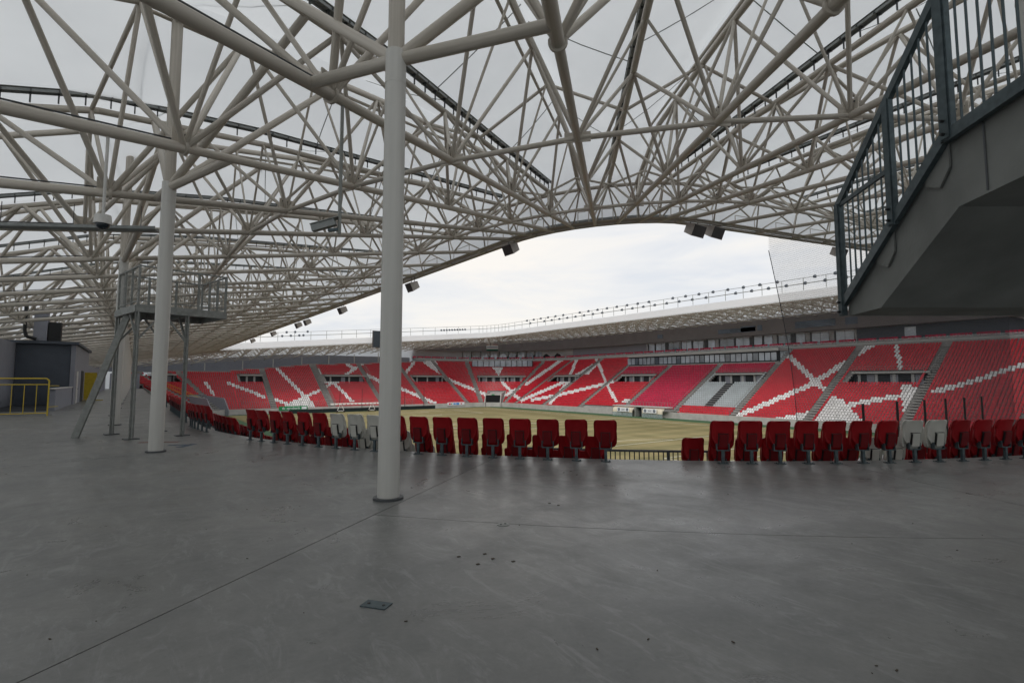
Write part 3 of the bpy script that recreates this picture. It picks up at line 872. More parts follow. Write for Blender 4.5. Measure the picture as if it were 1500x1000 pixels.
for row in range(NR):
    r = 20.8-row*NDEP; z = -row*NRISE
    for grp, lst in (('m', first), ('r', right), ('l', left)):
        for n_, f0 in enumerate(lst):
            f = f0 
            if row:  # keep about the same pitch on the tighter rows
                c0 = lst[0] if grp == 'r' else lst[-1]
                f = lst[0]+(f0-lst[0])*(20.8/r) if grp != 'l' else f0
                if grp == 'm' and f > 44.7-(.8 if row > 1 else 0): continue
                if grp == 'r': f -= .95 if row == 1 else 0
            if f < 0 or f > 88 or (row > 1 and 43.9 < f < 52.5): continue
            col = 'red'
            if grp == 'm' and n_ in (6, 7, 8): col = 'white_plastic'
            if grp == 'r' and n_ in (7, 8): col = 'white_plastic'
            if row > 2 and ((n_*1.3+row*1.0) % 9 < 1.6): col = 'white_plastic'
            s = st_corner(CX0, CY0, 270-f); p = pt(s, r, z)
            add_cand(p, math.atan2(-s[2], -s[3])*-1, col, row, (grp, n_))
    y = 22.6; k = 0
    while y < 136:
        k += 1; y += .56
        blk = (y-22) % 15.6
        if blk < 1.2 or (row == 0 and 12.5 < blk < 15.6): continue
        if row in (1, 2, 3, 4, 5) and 44 < y < 48: continue
        col = 'red'
        if row > 0 and (abs(((y*.42+row*1.0) % 13)-5) < 1.1 or abs(((y*.3-row*1.1) % 11)-4) < .8): col = 'white_plastic'
        s = (CX0, y, -1., 0.); add_cand(pt(s, r, z), -math.pi/2, col, row, ('s', k))
    # near end beyond the corner (out of sight from the standpoint, kept to the part that shows)
vis = [c for c in cands if -60 < c[1] < 1560 and c[2] < 720 and (c[6] <= 1 or c[1] < 1000) and not (c[6] > 3 and c[0] < 15)]
vis.sort(key=lambda c: (c[0]*(1+.35*min(c[6], 4))))
picked = vis[:298]; pick_ids = {id(c) for c in picked}
def seat_label(c):
    row, (grp, n_) = c[6], c[7]
    colr = 'dark red' if c[5] == 'red' else 'off white'
    if row == 0 and grp == 'm': 
        return '%s tip-up plastic seat on a steel post, in the curved edge row left of the aisle gap' % colr if False else ('%s tip-up seat on a post along the concourse edge, between the two gaps' % colr, 'edge row seats between the gaps '+colr)
    if row == 0 and grp == 'r': return ('%s tip-up seat on a post along the edge row below the concrete stair' % colr, 'edge row seats below the stair '+colr)
    if row == 0: return ('%s tip-up seat on a post in the edge row behind the camera platform' % colr, 'edge row seats beyond the platform '+colr)
    if row == 1 and grp in 'mr': return ('%s tip-up seat one step below the concourse edge row' % colr, 'second row seats '+colr)
    return ('%s tip-up seat on the lower steps of the near terrace' % colr, 'lower terrace seats '+colr)
for c in picked:
    d, px, py, p, rz, col, row, key = c
    if col not in proto: proto[col] = o = make_seat(col)
    else: o = copy_tree(proto[col])
    o.location = p; o.rotation_euler = (random.uniform(-.03, .03), random.uniform(-.012, .012), rz+random.uniform(-.05, .05))
    lb, gr = seat_label(c); tag(o, lb, 'seat', gr)
for c in cands:
    if id(c) in pick_ids: continue
    d, px, py, p, rz, col, row, key = c
    if px < 120 or px > 1600: continue
    if p.y < 22 or key[0] != 's': 
        v = Vector((p.x-CX0, p.y-CY0)).normalized(); u = (v.x, v.y)
    else: u = (-1., 0.)
    put_far(p, u, 0 if col == 'red' else 1)
# all remaining seats as one mass
V = np.concatenate(sv); Fq = np.concatenate(sf); Mq = np.concatenate(sm)
me = bpy.data.meshes.new('stadium_seats')
me.vertices.add(len(V)); me.vertices.foreach_set('co', V.ravel())
me.loops.add(Fq.size); me.loops.foreach_set('vertex_index', Fq.ravel().astype(np.int32))
me.polygons.add(len(Fq)); me.polygons.foreach_set('loop_start', np.arange(0, Fq.size, 4, dtype=np.int32))
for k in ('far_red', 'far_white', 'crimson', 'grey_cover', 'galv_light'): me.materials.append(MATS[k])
me.polygons.foreach_set('material_index', Mq.astype(np.int32)); me.update(calc_edges=True); me.validate()
so = bpy.data.objects.new('stadium_seats', me); C.objects.link(so)
tag(so, 'thousands of red and white tip-up seats filling the far stands', 'seats', None, 'stuff')
print('seats', len(sv), 'near', len(picked))

# ================================================================== MAIN STAND UPPER LEVELS
def ystrip(b, r, y0, y1, z0, z1, th=.2, m=0):
    b.box((CX1+r+th/2, (y0+y1)/2, (z0+z1)/2), (th, abs(y1-y0), z1-z0), None, m)
def arc_pts(): 
    return [(CX1, y, 1., 0.) for y in np.arange(18, 142.1, 4)]+[st_corner(CX1, CY1, d) for d in np.arange(82, -1, -8)]+[(x, CY1, 0., 1.) for x in np.arange(93, 82, -3)]
AP = arc_pts()
RB = 36.0
def arc_band(r0, z0, z1, th, name, m, parent, P=AP):
    b = profile_mesh(P, [(r0, z0), (r0, z1), (r0+th, z1), (r0+th, z0), (r0, z0)], 0); return b.build(name, m, parent)
arc_band(RB-.6, 9.55, 10.0, 5.0, 'balcony_slab', 'slab', stand_main)
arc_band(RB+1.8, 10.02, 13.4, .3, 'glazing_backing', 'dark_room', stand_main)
arc_band(RB-.2, 13.4, 17.6, 3.5, 'upper_fascia', 'fascia', stand_main)
arc_band(RB-.62, 10.02, 10.5, .05, 'balcony_balustrade', 'balustrade_glass', stand_main)
# boxes: window panes between dark piers; plain walling elsewhere
def glaze(pa, pb, k):
    z = 11.65; L_ = (pb-pa).length; b = MB(); b.bar((pa.x, pa.y, z), (pb.x, pb.y, z), .06, 3.1)
    o = b.build('window', 'glass_pale' if k % 4 else 'glass', stand_main); d = (pb-pa)/L_
    b2 = MB(); q = pb+d*.35; b2.bar((pb.x, pb.y, z), (q.x, q.y, z), .3, 3.2)
    for ff in ((0., .5, 1.) if L_ > 2.6 else (0., 1.)):
        x_ = pa.lerp(pb, ff); b2.box((x_.x, x_.y, z), (.1, .1, 3.12))
    if k % 3 == 0: q2 = q+d*.9; b2.bar((q.x, q.y, z), (q2.x, q2.y, z), .12, 3.15)
    b2.build('window_frame', 'clip', o)
rnd_g = random.Random(5); y = 49.; k = 0
while y < 106:
    wd = rnd_g.choice((2.2, 3.4, 3.8, 4.2)); k += 1
    glaze(Vector((CX1+RB+1.72, y, 0)), Vector((CX1+RB+1.72, y+wd, 0)), k); y += wd+rnd_g.choice((.5, .9, 1.5))
for d in np.arange(18, 66, 5.6):
    k += 1; glaze(pt(st_corner(CX1, CY1, d+4.2), RB+1.72), pt(st_corner(CX1, CY1, d), RB+1.72), k)
b = MB(); b.box((CX1+RB+1.7, 33, 11.7), (.1, 31, 3.3)); b.build('plain_wall', 'wall_dark', stand_main)
b = MB(); b.box((CX1+RB+1.62, 38.5, 11.5), (.08, 2.0, 2.9)); b.build('white_door', 'glass_pale', stand_main)
b = MB(); b.box((CX1+RB+1.7, 125, 11.7), (.1, 34, 3.3)); b.build('plain_wall', 'wall_grey', stand_main)
rw = profile_mesh([st_corner(CX0, CY1, d) for d in np.arange(-90, 0, 6)]+[(x, CY1, 0., 1.) for x in np.arange(CX0, CX1-9, 4)], [(36.2, 4.0), (36.2, 10.3)], 0)
rw.build('rear_wall', 'wall_grey', stand_end)
# balcony seats in short runs
b = MB()
for a, c in zip(AP[:-1], AP[1:]):
    n = 7
    for q in range(n):
        if q in (3,) : continue
        p = pt(a, RB+.4).lerp(pt(c, RB+.4), (q+.5)/n)
        b.box((p.x, p.y, 10.55), (.42, .45, .75))
b.build('balcony_seats', 'crimson', stand_main)['kind'] = 'stuff'
# fascia windows
for y0, y1, z0, z1 in ((112, 114, 14.5, 15.7), (83, 93.5, 14.4, 15.6), (71.0, 75.0, 14.5, 15.9), (69.2, 70.4, 14.5, 15.9), (52, 61, 14.3, 15.9), (47.5, 50, 14.3, 15.9)):
    b = MB(); b.box((CX1+RB-.22, (y0+y1)/2-12 if y0 > 80 else (y0+y1)/2, (z0+z1)/2), (.1, y1-y0, z1-z0)); o = b.build('fascia_window', 'glass', stand_main)
# hospitality glass behind the crimson block (lower level)
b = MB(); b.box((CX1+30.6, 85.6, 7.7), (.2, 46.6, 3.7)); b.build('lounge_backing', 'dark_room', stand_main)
for y in np.arange(63, 108.5, 1.5):
    b = MB(); b.box((CX1+30.44, y+.7, 7.55), (.08, 1.25, 1.9)); b.build('lounge_window', 'glass_pale' if int(y*2) % 5 else 'glass', stand_main)
b = MB(); b.box((CX1+32.2, 85.6, 9.2), (4.8, 46.6, .7)); b.build('lounge_slab', 'slab', stand_main)
# corner lounge glazing between the corner aisles
Pc = [st_corner(CX1, CY1, d) for d in np.arange(22, 70, 4)]
arc_band(31.2, 7.2, 9.4, .1, 'corner_lounge_window', 'glass_pale', stand_main, Pc)
b = MB()
for s in Pc:
    b.box(pt(s, 31.15, 8.3), (.16, .16, 2.3))
b.build('corner_lounge_mullions', 'clip', stand_main)
# national banner on the fascia
s = st_corner(CX1, CY1, 36); t = Vector((s[3], -s[2], 0)); u = Vector((s[2], s[3], 0)); Z = Vector((0, 0, 1))
e = empty('banner', pt(s, RB-.35, 13.6)); tag(e, 'horizontal red white green banner hung on the dark fascia', 'banner')
for z, h, m in ((16.0, .5, 'flag_red'), (15.0, 1.5, 'wall_white'), (13.9, .7, 'flag_green')):
    b = MB(); b.box(pt(s, RB-.4, z), (4.6, .06, h), (t, u, Z)); b.build('stripe', m, e)
b = MB(); b.box(pt(s, RB-.45, 15.0), (4.2, .04, .6), (t, u, Z)); b.build('dark_panel', 'wall_grey', e)
# side stairs railings of the grey block, dugouts
for y0, y1, nm in ((77.9, 85.6-1.6, 'r'), (87.0, 93.6, 'l')):
    e = empty('team_dugout', (CX1+8.0, (y0+y1)/2, PZ)); tag(e, 'cream hooded team dugout %s' % ('left of the players tunnel towards the corner' if nm == 'l' else 'right of the players tunnel beside the grey seats'), 'dugout')
    b = MB(); pr = [(8.9, PZ+.02)]
    prof = [(CX1+8.7, PZ+2.25), (CX1+7.6, PZ+2.3), (CX1+6.9, PZ+2.0), (CX1+6.55, PZ+1.5), (CX1+6.5, PZ+.95)]
    vs = []; 
    for y in (y0, y1): vs += [(x, y, z) for x, z in prof]
    n = len(prof); b.add(vs, [(i, i+1, n+i+1, n+i) for i in range(n-1)], 0, True); b.build('hood', 'cream', e)
    for yy in np.linspace(y0+.05, y1-.05, 5):
        b = MB(); b.box((CX1+6.42, yy, PZ+1.0), (.06, .07, 2.0)); b.build('rib', 'galv_light', e)
    b = MB(); b.box((CX1+6.45, (y0+y1)/2, PZ+.45), (.05, y1-y0, .9)); b.build('front_panel', 'balustrade_glass', e)
    yc = (y0+y1)/2+(.6 if nm == 'r' else -.4)
    b = MB(); b.box((CX1+6.33, yc, PZ+1.62), (.05, 3.9, 1.0)); o = b.build('sponsor_board', 'ad_white', e)
    for dy in (-1.35, 1.35):
        b = MB(); b.tube((CX1+6.3, yc+dy, PZ+1.62), (CX1+6.28, yc+dy, PZ+1.62), .38, 16); b.build('round_emblem', 'marking_blue', o)
        b = MB(); b.tube((CX1+6.27, yc+dy, PZ+1.62), (CX1+6.26, yc+dy, PZ+1.62), .2, 12); b.build('emblem_centre', 'wall_grey', o)
    b = MB()
    for zz in (1.78, 1.62, 1.46): b.box((CX1+6.29, yc, PZ+zz), (.02, 1.1, .08))
    b.build('lettering_bars', 'wall_grey', o)
e = empty('players_tunnel', (CX1+8.5, 85.5, PZ)); tag(e, 'dark players tunnel door between the two dugouts', 'tunnel')
b = MB(); b.box((CX1+8.55, 85.5, PZ+1.15), (.3, 1.7, 2.3)); b.build('mouth_shade_panel', 'dark_room', e)  # flat panel, darkness of the tunnel put into its colour
for dy in (-1.1, 1.1):
    b = MB(); b.box((CX1+7.9, 85.5+dy, PZ+1.25), (1.8, .4, 2.5)); b.build('side_wall', 'galv_light', e)
b = MB(); b.box((CX1+8.2, 85.6, PZ+2.5), (2.2, 17, .2)); b.build('canopy_slab', 'slab', e)
g = MB()
for y in np.arange(77.5, 94, .9): g.tube((CX1+9.0, y, PZ+2.6), (CX1+9.0, y, PZ+3.6), .03, 4)
g.tube((CX1+9.0, 77.5, PZ+3.6), (CX1+9.0, 94, PZ+3.6), .03, 4); g.build('handrail', 'galv_light', e)

# handrails along the aisles of the main stand
for y in AISLE['y'][1:6]:
    e = empty('aisle_railing', (CX1+FR0, y, row_z(0))); tag(e, 'grey galvanised railing climbing an aisle of the main stand', 'railing', 'aisle railings of the main stand')
    g = MB()
    for sg in (-.72, .72):
        for i in range(1, nrows(('y', y-.6))-1, 2):
            g.tube((CX1+row_r(i), y+sg, row_z(i)), (CX1+row_r(i), y+sg, row_z(i)+.95), .022, 4)
        g.tube((CX1+row_r(1), y+sg, row_z(1)+.95), (CX1+row_r(nrows(('y', y-.6))-1), y+sg, row_z(nrows(('y', y-.6))-1)+.95), .025, 4)
    g.build('rails', 'galv_light', e)
# wide stair strip inside the grey block
b = MB()
for i in range(4, 16): b.box((CX1+row_r(i)+.4, 69.8, row_z(i)+.18), (.8, 1.9, .36))
b.build('block_stairs', 'dark_room', stand_main)

# far-end fence in front of the away seats
e = empty('crowd_fence', (50, CY1+FR0-.2, row_z(0))); tag(e, 'grey barred crowd fence along the foot of the end stand', 'fence')
for x in np.arange(23, 72, 2.4):
    b = MB(); b.tube((x, CY1+FR0-.1, row_z(0)+.4), (x, CY1+FR0-.1, row_z(0)+2.4), .05, 5)
    b.build('post', 'galv_light', e)
b = MB()
for x in np.arange(23, 72, .4): b.tube((x, CY1+FR0-.1, row_z(0)+.5), (x, CY1+FR0-.1, row_z(0)+2.35), .014, 4)
for zz in (.55, 2.35): b.tube((23, CY1+FR0-.1, row_z(0)+zz), (71.5, CY1+FR0-.1, row_z(0)+zz), .03, 4)
b.build('bars', 'galv_light', e)['kind'] = 'stuff'
for xx in (46.2, 61.8):
    e2 = empty('segregation_fence', (xx, CY1+FR0, row_z(0))); tag(e2, 'grey mesh segregation fence climbing the end stand aisle', 'fence', 'segregation fences')
    b = MB()
    for i in range(0, 27):
        b.tube((xx+.9, CY1+row_r(i), row_z(i)), (xx+.9, CY1+row_r(i), row_z(i)+2.1), .03, 4)
    for zz in (1.0, 2.1): b.tube((xx+.9, CY1+row_r(0), row_z(0)+zz), (xx+.9, CY1+row_r(26), row_z(26)+zz), .03, 4)
    b.build('bars', 'galv_light', e2)
for x in (48, 54.5, 61, 68, 74.5):
    b = MB(); b.tube((x, 150, PZ), (x, 150, PZ+6.5), .07, 6); b.box((x, 150, PZ+.1), (.4, .4, .2))
    tag(b.build('net_post', 'ad_black'), 'thin dark net post standing in front of the end stand', 'post', 'net posts at the far end')

# perimeter boards
e = empty('led_board', (55, 149, PZ)); tag(e, 'long black advertising board along the far goal line', 'advertising board')
for x in np.arange(34, 78, 4.4):
    b = MB(); b.box((x+2.2, 149.0, PZ+.5), (4.36, .18, 1.0)); b.build('board_panel', 'ad_black', e)
e = empty('green_sign', (32.8, CY1+8.7, -6.5)); tag(e, 'green sponsor sign with white lettering under the end stand seats', 'sign')
b = MB(); b.box((35.6, CY1+8.7, -5.75), (7.4, .1, 1.1)); so_ = b.build('sign_board', 'ad_green', e)
def text(body, loc, size, rot, m, parent, name='lettering'):
    cu = bpy.data.curves.new(name, 'FONT'); cu.body = body; cu.size = size; cu.align_x = 'CENTER'; cu.align_y = 'CENTER'; cu.extrude = .004
    to = bpy.data.objects.new(name, cu); C.objects.link(to); dg = bpy.context.evaluated_depsgraph_get()
    me_ = bpy.data.meshes.new_from_object(to.evaluated_get(dg)); bpy.data.objects.remove(to)
    me_.materials.clear(); me_.materials.append(MATS[m])
    o = bpy.data.objects.new(name, me_); C.objects.link(o); o.location = loc; o.rotation_euler = rot; attach(o, parent); return o
text('dc agrobank', (35.0, CY1+8.6, -5.75), .95, (math.pi/2, 0, 0), 'ad_white', so_)
b = MB(); b.box((38.4, CY1+8.62, -5.75), (1.3, .04, .6)); b.build('logo', 'ad_white', so_)
e = empty('sponsor_banner', (86, CY1+8.7, -6.4)); tag(e, 'pale blue and white sponsor banner on the parapet next to the corner aisle', 'banner')
b = MB(); b.box((86.6, CY1+8.7, -5.85), (6.4, .1, 1.0)); o = b.build('cloth', 'ad_white', e)
for x, m, wd, h in ((84.2, 'crimson', .7, .5), (86.0, 'ad_blue', .9, .5), (87.2, 'ad_blue', 1.1, .7), (88.6, 'crimson', .5, .4), (84.9, 'ad_green', .4, .4)):
    b = MB(); b.box((x, CY1+8.63, -5.85), (wd, .03, h)); b.build('printed_mark', m, o)

# lawn lighting carts in front of the far end
e = empty('lawn_light_rig', (51, 146, PZ)); tag(e, 'long white lawn lighting rig on wheeled legs behind the far goal', 'lighting rig')
b = MB(); b.box((51.5, 146, PZ+2.5), (15, .5, .12)); b.build('boom', 'cart_white', e)
for x in np.arange(44.6, 59, 1.1):
    b = MB(); b.box((x, 145.95, PZ+2.28), (.8, .5, .3)); b.build('lamp_hood', 'cart_white', e)
for x in (47, 56):
    b = MB()
    b.bar((x, 146, PZ+2.45), (x-1, 146, PZ+.4), .12, .12); b.bar((x, 146, PZ+2.45), (x+1, 146, PZ+.4), .12, .12); b.bar((x-1.2, 146, PZ+.45), (x+1.2, 146, PZ+.45), .12, .12)
    b.build('leg_frame', 'cart_white', e)
    for sx in (-1, 1):
        b = MB(); b.tube((x+sx, 145.85, PZ+.3), (x+sx, 146.15, PZ+.3), .3, 14); b.build('wheel', 'black', e)

# yellow rails in the far left corner
e = empty('yellow_railing', pt(st_corner(CX0, CY1, -52), 17, -1.6)); tag(e, 'yellow barred railing round the tunnel beyond the concourse terrace', 'railing')
b = MB()
rail_pts = [pt(st_corner(CX0, CY1, d), r_, z_) for d, r_, z_ in ((-62, 20, .8), (-57, 17.5, -.7), (-52, 15, -2.1), (-48, 12.5, -3.6), (-47, 10.5, -4.8))]
for p, q in zip(rail_pts[:-1], rail_pts[1:]):
    for zz in (.15, 1.1): b.tube(p+Vector((0, 0, zz)), q+Vector((0, 0, zz)), .05, 5)
    for k_ in range(6):
        c = p.lerp(q, k_/6); b.tube(c, c+Vector((0, 0, 1.1)), .03, 4)
b.build('bars', 'yellow', e)

# ================================================================== ROOF EDGE EQUIPMENT
# rim railing
rr_ = empty('rim_railing', B(RS[100], RIN)); tag(rr_, 'thin white maintenance railing along the top of the far roof rim', 'railing')
b = MB()
for i in range(I0+26, NS):
    a, c = MS[i-1], MS[i]
    pa, pc = T(a, RTOP)+Vector((0, 0, .6)), T(c, RTOP)+Vector((0, 0, .6))
    up = Vector((0, 0, 2.3)); up2 = Vector((0, 0, 1.25))
    b.tube(pa, pa+up, .06, 5); b.tube(pa+up, pc+up, .05, 5); b.tube(pa+up2, pc+up2, .08, 5)
b.build('rails', 'galv_light', rr_)
lamp_b = MB(); lamp_b.tube((0, -.25, 0), (0, .2, -.12), .34, 10, .2); lamp_b.bar((0, .1, -.1), (0, .35, -.35), .08, .08); 
def lamp_at(p, d, first=[None]):
    ang = math.atan2(d.x, d.y)*-1+math.pi
    if first[0] is None: o = lamp_b.build('floodlight', 'wall_dark'); first[0] = o.data
    else: o = bpy.data.objects.new('floodlight', first[0]); C.objects.link(o)
    o.location = p; o.rotation_euler = (0, 0, ang)
    tag(o, 'small dark floodlight clamped to the far roof rim railing', 'floodlight', 'floodlights on the far roof rim')
for y in np.arange(30, 132, 1.75):
    s = (CX1, float(y), 1., 0.); q = T(s, RTOP)+Vector((0, 0, 2.95 if int(round(y/1.75)) % 2 else 1.95))
    if int(y/1.75) % 9 == 0: continue
    lamp_at(q, Vector((1, 0, 0)))
for x in list(np.arange(80.5, 90.5, 1.0))+list(np.arange(32, 39, 1.1)):
    s = (float(x), CY1, 0., 1.); lamp_at(T(s, RTOP)+Vector((0, 0, 2.95 if int(round(x)) % 2 else 1.95)), Vector((0, 1, 0)))
# loudspeakers hung from the rim
def speaker(s, r, dz, label, grp=None, w=1.1, h=.75, d=.75):
    u = Vector((s[2], s[3], 0)); t = Vector((s[3], -s[2], 0)); p = B(s, r)+Vector((0, 0, -dz))
    e = empty('rim_loudspeaker', p); tag(e, label, 'loudspeaker', grp)
    tilt = R(25); f = (-u*math.cos(tilt)*-1+Vector((0, 0, -1))*0).normalized()
    ax = (t, (u*math.cos(tilt)+Vector((0, 0, -math.sin(tilt)))), (u*math.sin(tilt)+Vector((0, 0, math.cos(tilt)))))
    b = MB()
    A = [p+t*x+ax[1]*y+ax[2]*z for x, y, z in ((-w/2, d/2, -h/2), (w/2, d/2, -h/2), (w/2, d/2, h/2), (-w/2, d/2, h/2))]
    K = [p+t*x*.72+ax[1]*y+ax[2]*z*.75 for x, y, z in ((-w/2, -d/2, -h/2), (w/2, -d/2, -h/2), (w/2, -d/2, h/2), (-w/2, -d/2, h/2))]
    b.add(A+K, [(0, 1, 5, 4), (1, 2, 6, 5), (2, 3, 7, 6), (3, 0, 4, 7), (4, 5, 6, 7), (3, 2, 1, 0)]); b.build('cabinet', 'speaker', e)
    b = MB(); b.box(p+ax[1]*(d/2+.01), (w*.92, .03, h*.9), ax); b.build('grille', 'speaker_front', e)
    b = MB()
    for sg in (-1, 1): b.tube(p+t*(sg*w*.3)+Vector((0, 0, h*.3)), p+t*(sg*w*.3)+Vector((0, 0, dz+.1)), .025, 5)
    b.build('hanger', 'clip', e)
speaker(st_corner(CX0, CY0, 270-.5), RIN+.1, .38, 'grey loudspeaker box hung from the canopy rim, largest over the near side', None, .8, .55, .55)
for y in (34.0, 49.5, 62, 66, 80, 96): speaker((CX0, y, -1., 0.), RIN+.1, .6, 'small grey loudspeaker box hung in the row along the near canopy rim', 'rim loudspeakers', .9, .65, .65)
speaker(st_corner(CX0, CY0, 180.5), RIN+.2, .40, 'twin grey loudspeaker hung from the rim, the box further from the netting', None, 1.0, .6, .6)
speaker((24.1, CY0, 0., -1.), RIN+.2, .36, 'twin grey loudspeaker hung from the rim, the box closer to the netting', None, 1.0, .6, .6)
speaker((39.0, CY0, 0., -1.), RIN+.2, .6, 'grey loudspeaker hung from the rim above the netting', None, 1.0, .7, .7)
# screen
s = (60.5, CY1, 0., 1.); p = B(s, RIN-.3)
e = empty('video_screen', p); tag(e, 'dark switched-off video screen hung from the far canopy rim', 'screen')
b = MB(); b.box((60.5, p.y-.3, 14.0), (8.0, .5, 5.0)); b.build('cabinet', 'speaker_front', e)
b = MB(); b.box((60.5, p.y-.58, 14.0), (7.7, .06, 4.7)); b.build('display', 'screen', e)

# ball-catching net behind the near goal
e = empty('safety_net', (58, 15.4, -1)); tag(e, 'large dark safety net hung from the canopy rim down past the end seats', 'net')
b = MB(); NY = 15.3
def net_left(z): f = max(0, min(1, (9.3-z)/11)); return 29.6+2.6*math.sin(f*math.pi/2)
for x in np.arange(29.8, 86, .125):
    zt_ = zb((x, CY0, 0., -1.), RIN)-.1
    zz = zt_
    # left border is curved: start where the border is passed
    lo_ = -6.0; ztop = zt_
    if x < 32.2:
        f = math.asin(min(1, max(0, (x-29.6)/2.6)))/(math.pi/2); lo_ = max(-6.0, 9.3-11*f)
    b.tube((x, NY, lo_), (x, NY, ztop), .0055, 3, caps=False)
for z in np.arange(-6, 13, .125):
    xs_ = net_left(z)
    xmin = max(xs_, 22.5+(z-zb((22.5, CY0, 0, -1), RIN))/.09) if z > 8 else xs_
    if xmin < 86: b.tube((xmin, NY, z), (86, NY, z), .0055, 3, caps=False)
b.build('mesh', 'net', e)
b = MB()
prev = None
for z in np.linspace(-6, 9.2, 20):
    q = Vector((net_left(z), NY, z))
    if prev is not None: b.tube(prev, q, .022, 5)
    prev = q
b.build('border_rope', 'net', e)
for x in (41, 47.3, 53.4, 58.9, 64.5, 70.5):
    b = MB(); b.tube((x, NY-.3, -6.3), (x, NY-.3, .05), .09, 8); b.build('post', 'black', e)

# ================================================================== STAIR OVERHEAD
e = empty('concrete_stair', cw(4.2, 6.5, 2.42)); tag(e, 'concrete stair flight and landing overhead with grey steel railing', 'stair')
def sR(F): return 4.19-.155*(6.5-F)
right_v = Vector((math.cos(YAW), -math.sin(YAW), 0))
prof = [(6.5, 2.42), (6.5, 2.58), (4.5, 3.78), (1.2, 3.78), (1.2, 3.13), (4.46, 3.13), (5.77, 2.42)]
b = MB(); b.prism([cw(sR(F)+.06, F, z) for F, z in prof], right_v*2.3); b.build('flight_slab', 'stair_concrete', e)
b = MB(); b.box(cw(sR(6.1)+5.2, 6.13, 2.53), (5.8, .72, .21), (right_v, Vector((math.sin(YAW), math.cos(YAW), 0)), Vector((0, 0, 1)))); b.build('half_landing', 'stair_concrete', e)
for k in range(8):
    F = 6.4-k*.25; z = 2.6+k*.157
    b = MB(); b.prism([cw(sR(F)+.1, F, z-.06), cw(sR(F)+.1, F, z+.10), cw(sR(F-.27)+.1, F-.27, z+.10), cw(sR(F-.27)+.1, F-.27, z+.02)], right_v*2.2); b.build('step', 'stair_concrete', e)
# stringer brackets hanging from the rail
for F in (5.75, 4.85):
    z = 2.58+(6.5-F)*.6; b = MB()
    poly = [cw(sR(F)+.03, F, z-.02), cw(sR(F-.34)+.03, F-.34, z+.18), cw(sR(F-.34)+.03, F-.34, z-.06), cw(sR(F-.2)+.03, F-.2, z-.2), cw(sR(F)+.03, F, z-.12)]
    b.prism(poly, right_v*.02); b.build('side_bracket', 'stair_concrete', e)
# expansion joint
b = MB(); b.bar(cw(sR(4.12)+.055, 4.12, 3.15), cw(sR(4.12)+.055, 4.12, 3.77), .012, .018); b.build('joint', 'clip', e)
re_ = empty('stair_railing', cw(4.17, 6.5, 2.42)); tag(re_, 'dark galvanised steel railing with thin balusters on the overhead stair', 'railing')
def zl_(F): return 2.545+(6.5-F)*.6 if F > 4.5 else 3.745
def zh_(F): return 3.86+(6.5-F)*.63 if F > 4.5 else 5.12
b = MB(); b.bar(cw(sR(6.53), 6.53, zl_(6.53)+.03), cw(sR(4.5), 4.5, zl_(4.5)+.03), .05, .11); b.build('bottom_rail', 'galv', re_)
b = MB(); b.bar(cw(sR(4.52), 4.52, 3.77), cw(sR(1.2), 1.2, 3.77), .05, .11); b.build('bottom_rail', 'galv', re_)
b = MB(); b.bar(cw(sR(6.53), 6.53, zh_(6.53)), cw(sR(4.5), 4.5, zh_(4.5)), .05, .10); b.build('handrail', 'galv', re_)
b = MB(); b.bar(cw(sR(4.52), 4.52, 5.12), cw(sR(1.2), 1.2, 5.12), .05, .10); b.build('handrail', 'galv', re_)
b = MB(); b.bar(cw(sR(6.5), 6.5, 3.84), cw(sR(5.3), 5.3, 3.84), .035, .05); b.build('mid_rail', 'galv', re_)
for F, wd in ((6.5, .10), (5.33, .11), (4.44, .13), (3.3, .13)):
    lo_, hi_ = (2.42 if F > 6 else zl_(F)-.02), zh_(F)
    b = MB(); c0 = cw(sR(F)-.01, F, (lo_+hi_)/2); b.box(c0, (.05, wd, hi_-lo_), (right_v, Vector((math.sin(YAW), math.cos(YAW), 0)), Vector((0, 0, 1))))
    b.box(c0-right_v*.03, (.012, wd*.72, hi_-lo_-.02), (right_v, Vector((math.sin(YAW), math.cos(YAW), 0)), Vector((0, 0, 1))))
    po = b.build('post', 'galv', re_)
    for dz in (.05, .17):
        b = MB(); q = cw(sR(F)-.05, F, lo_+dz); b.tube(q, q-right_v*.03, .014, 8); b.build('bolt', 'black', po)
F = 6.4
while F > 1.4:
    if min(abs(F-x) for x in (6.5, 5.33, 4.44, 3.3)) > .07:
        rod('baluster', cw(sR(F), F, zl_(F)), cw(sR(F), F, zh_(F)), .0105, 'galv', re_, 8)
    F -= .125

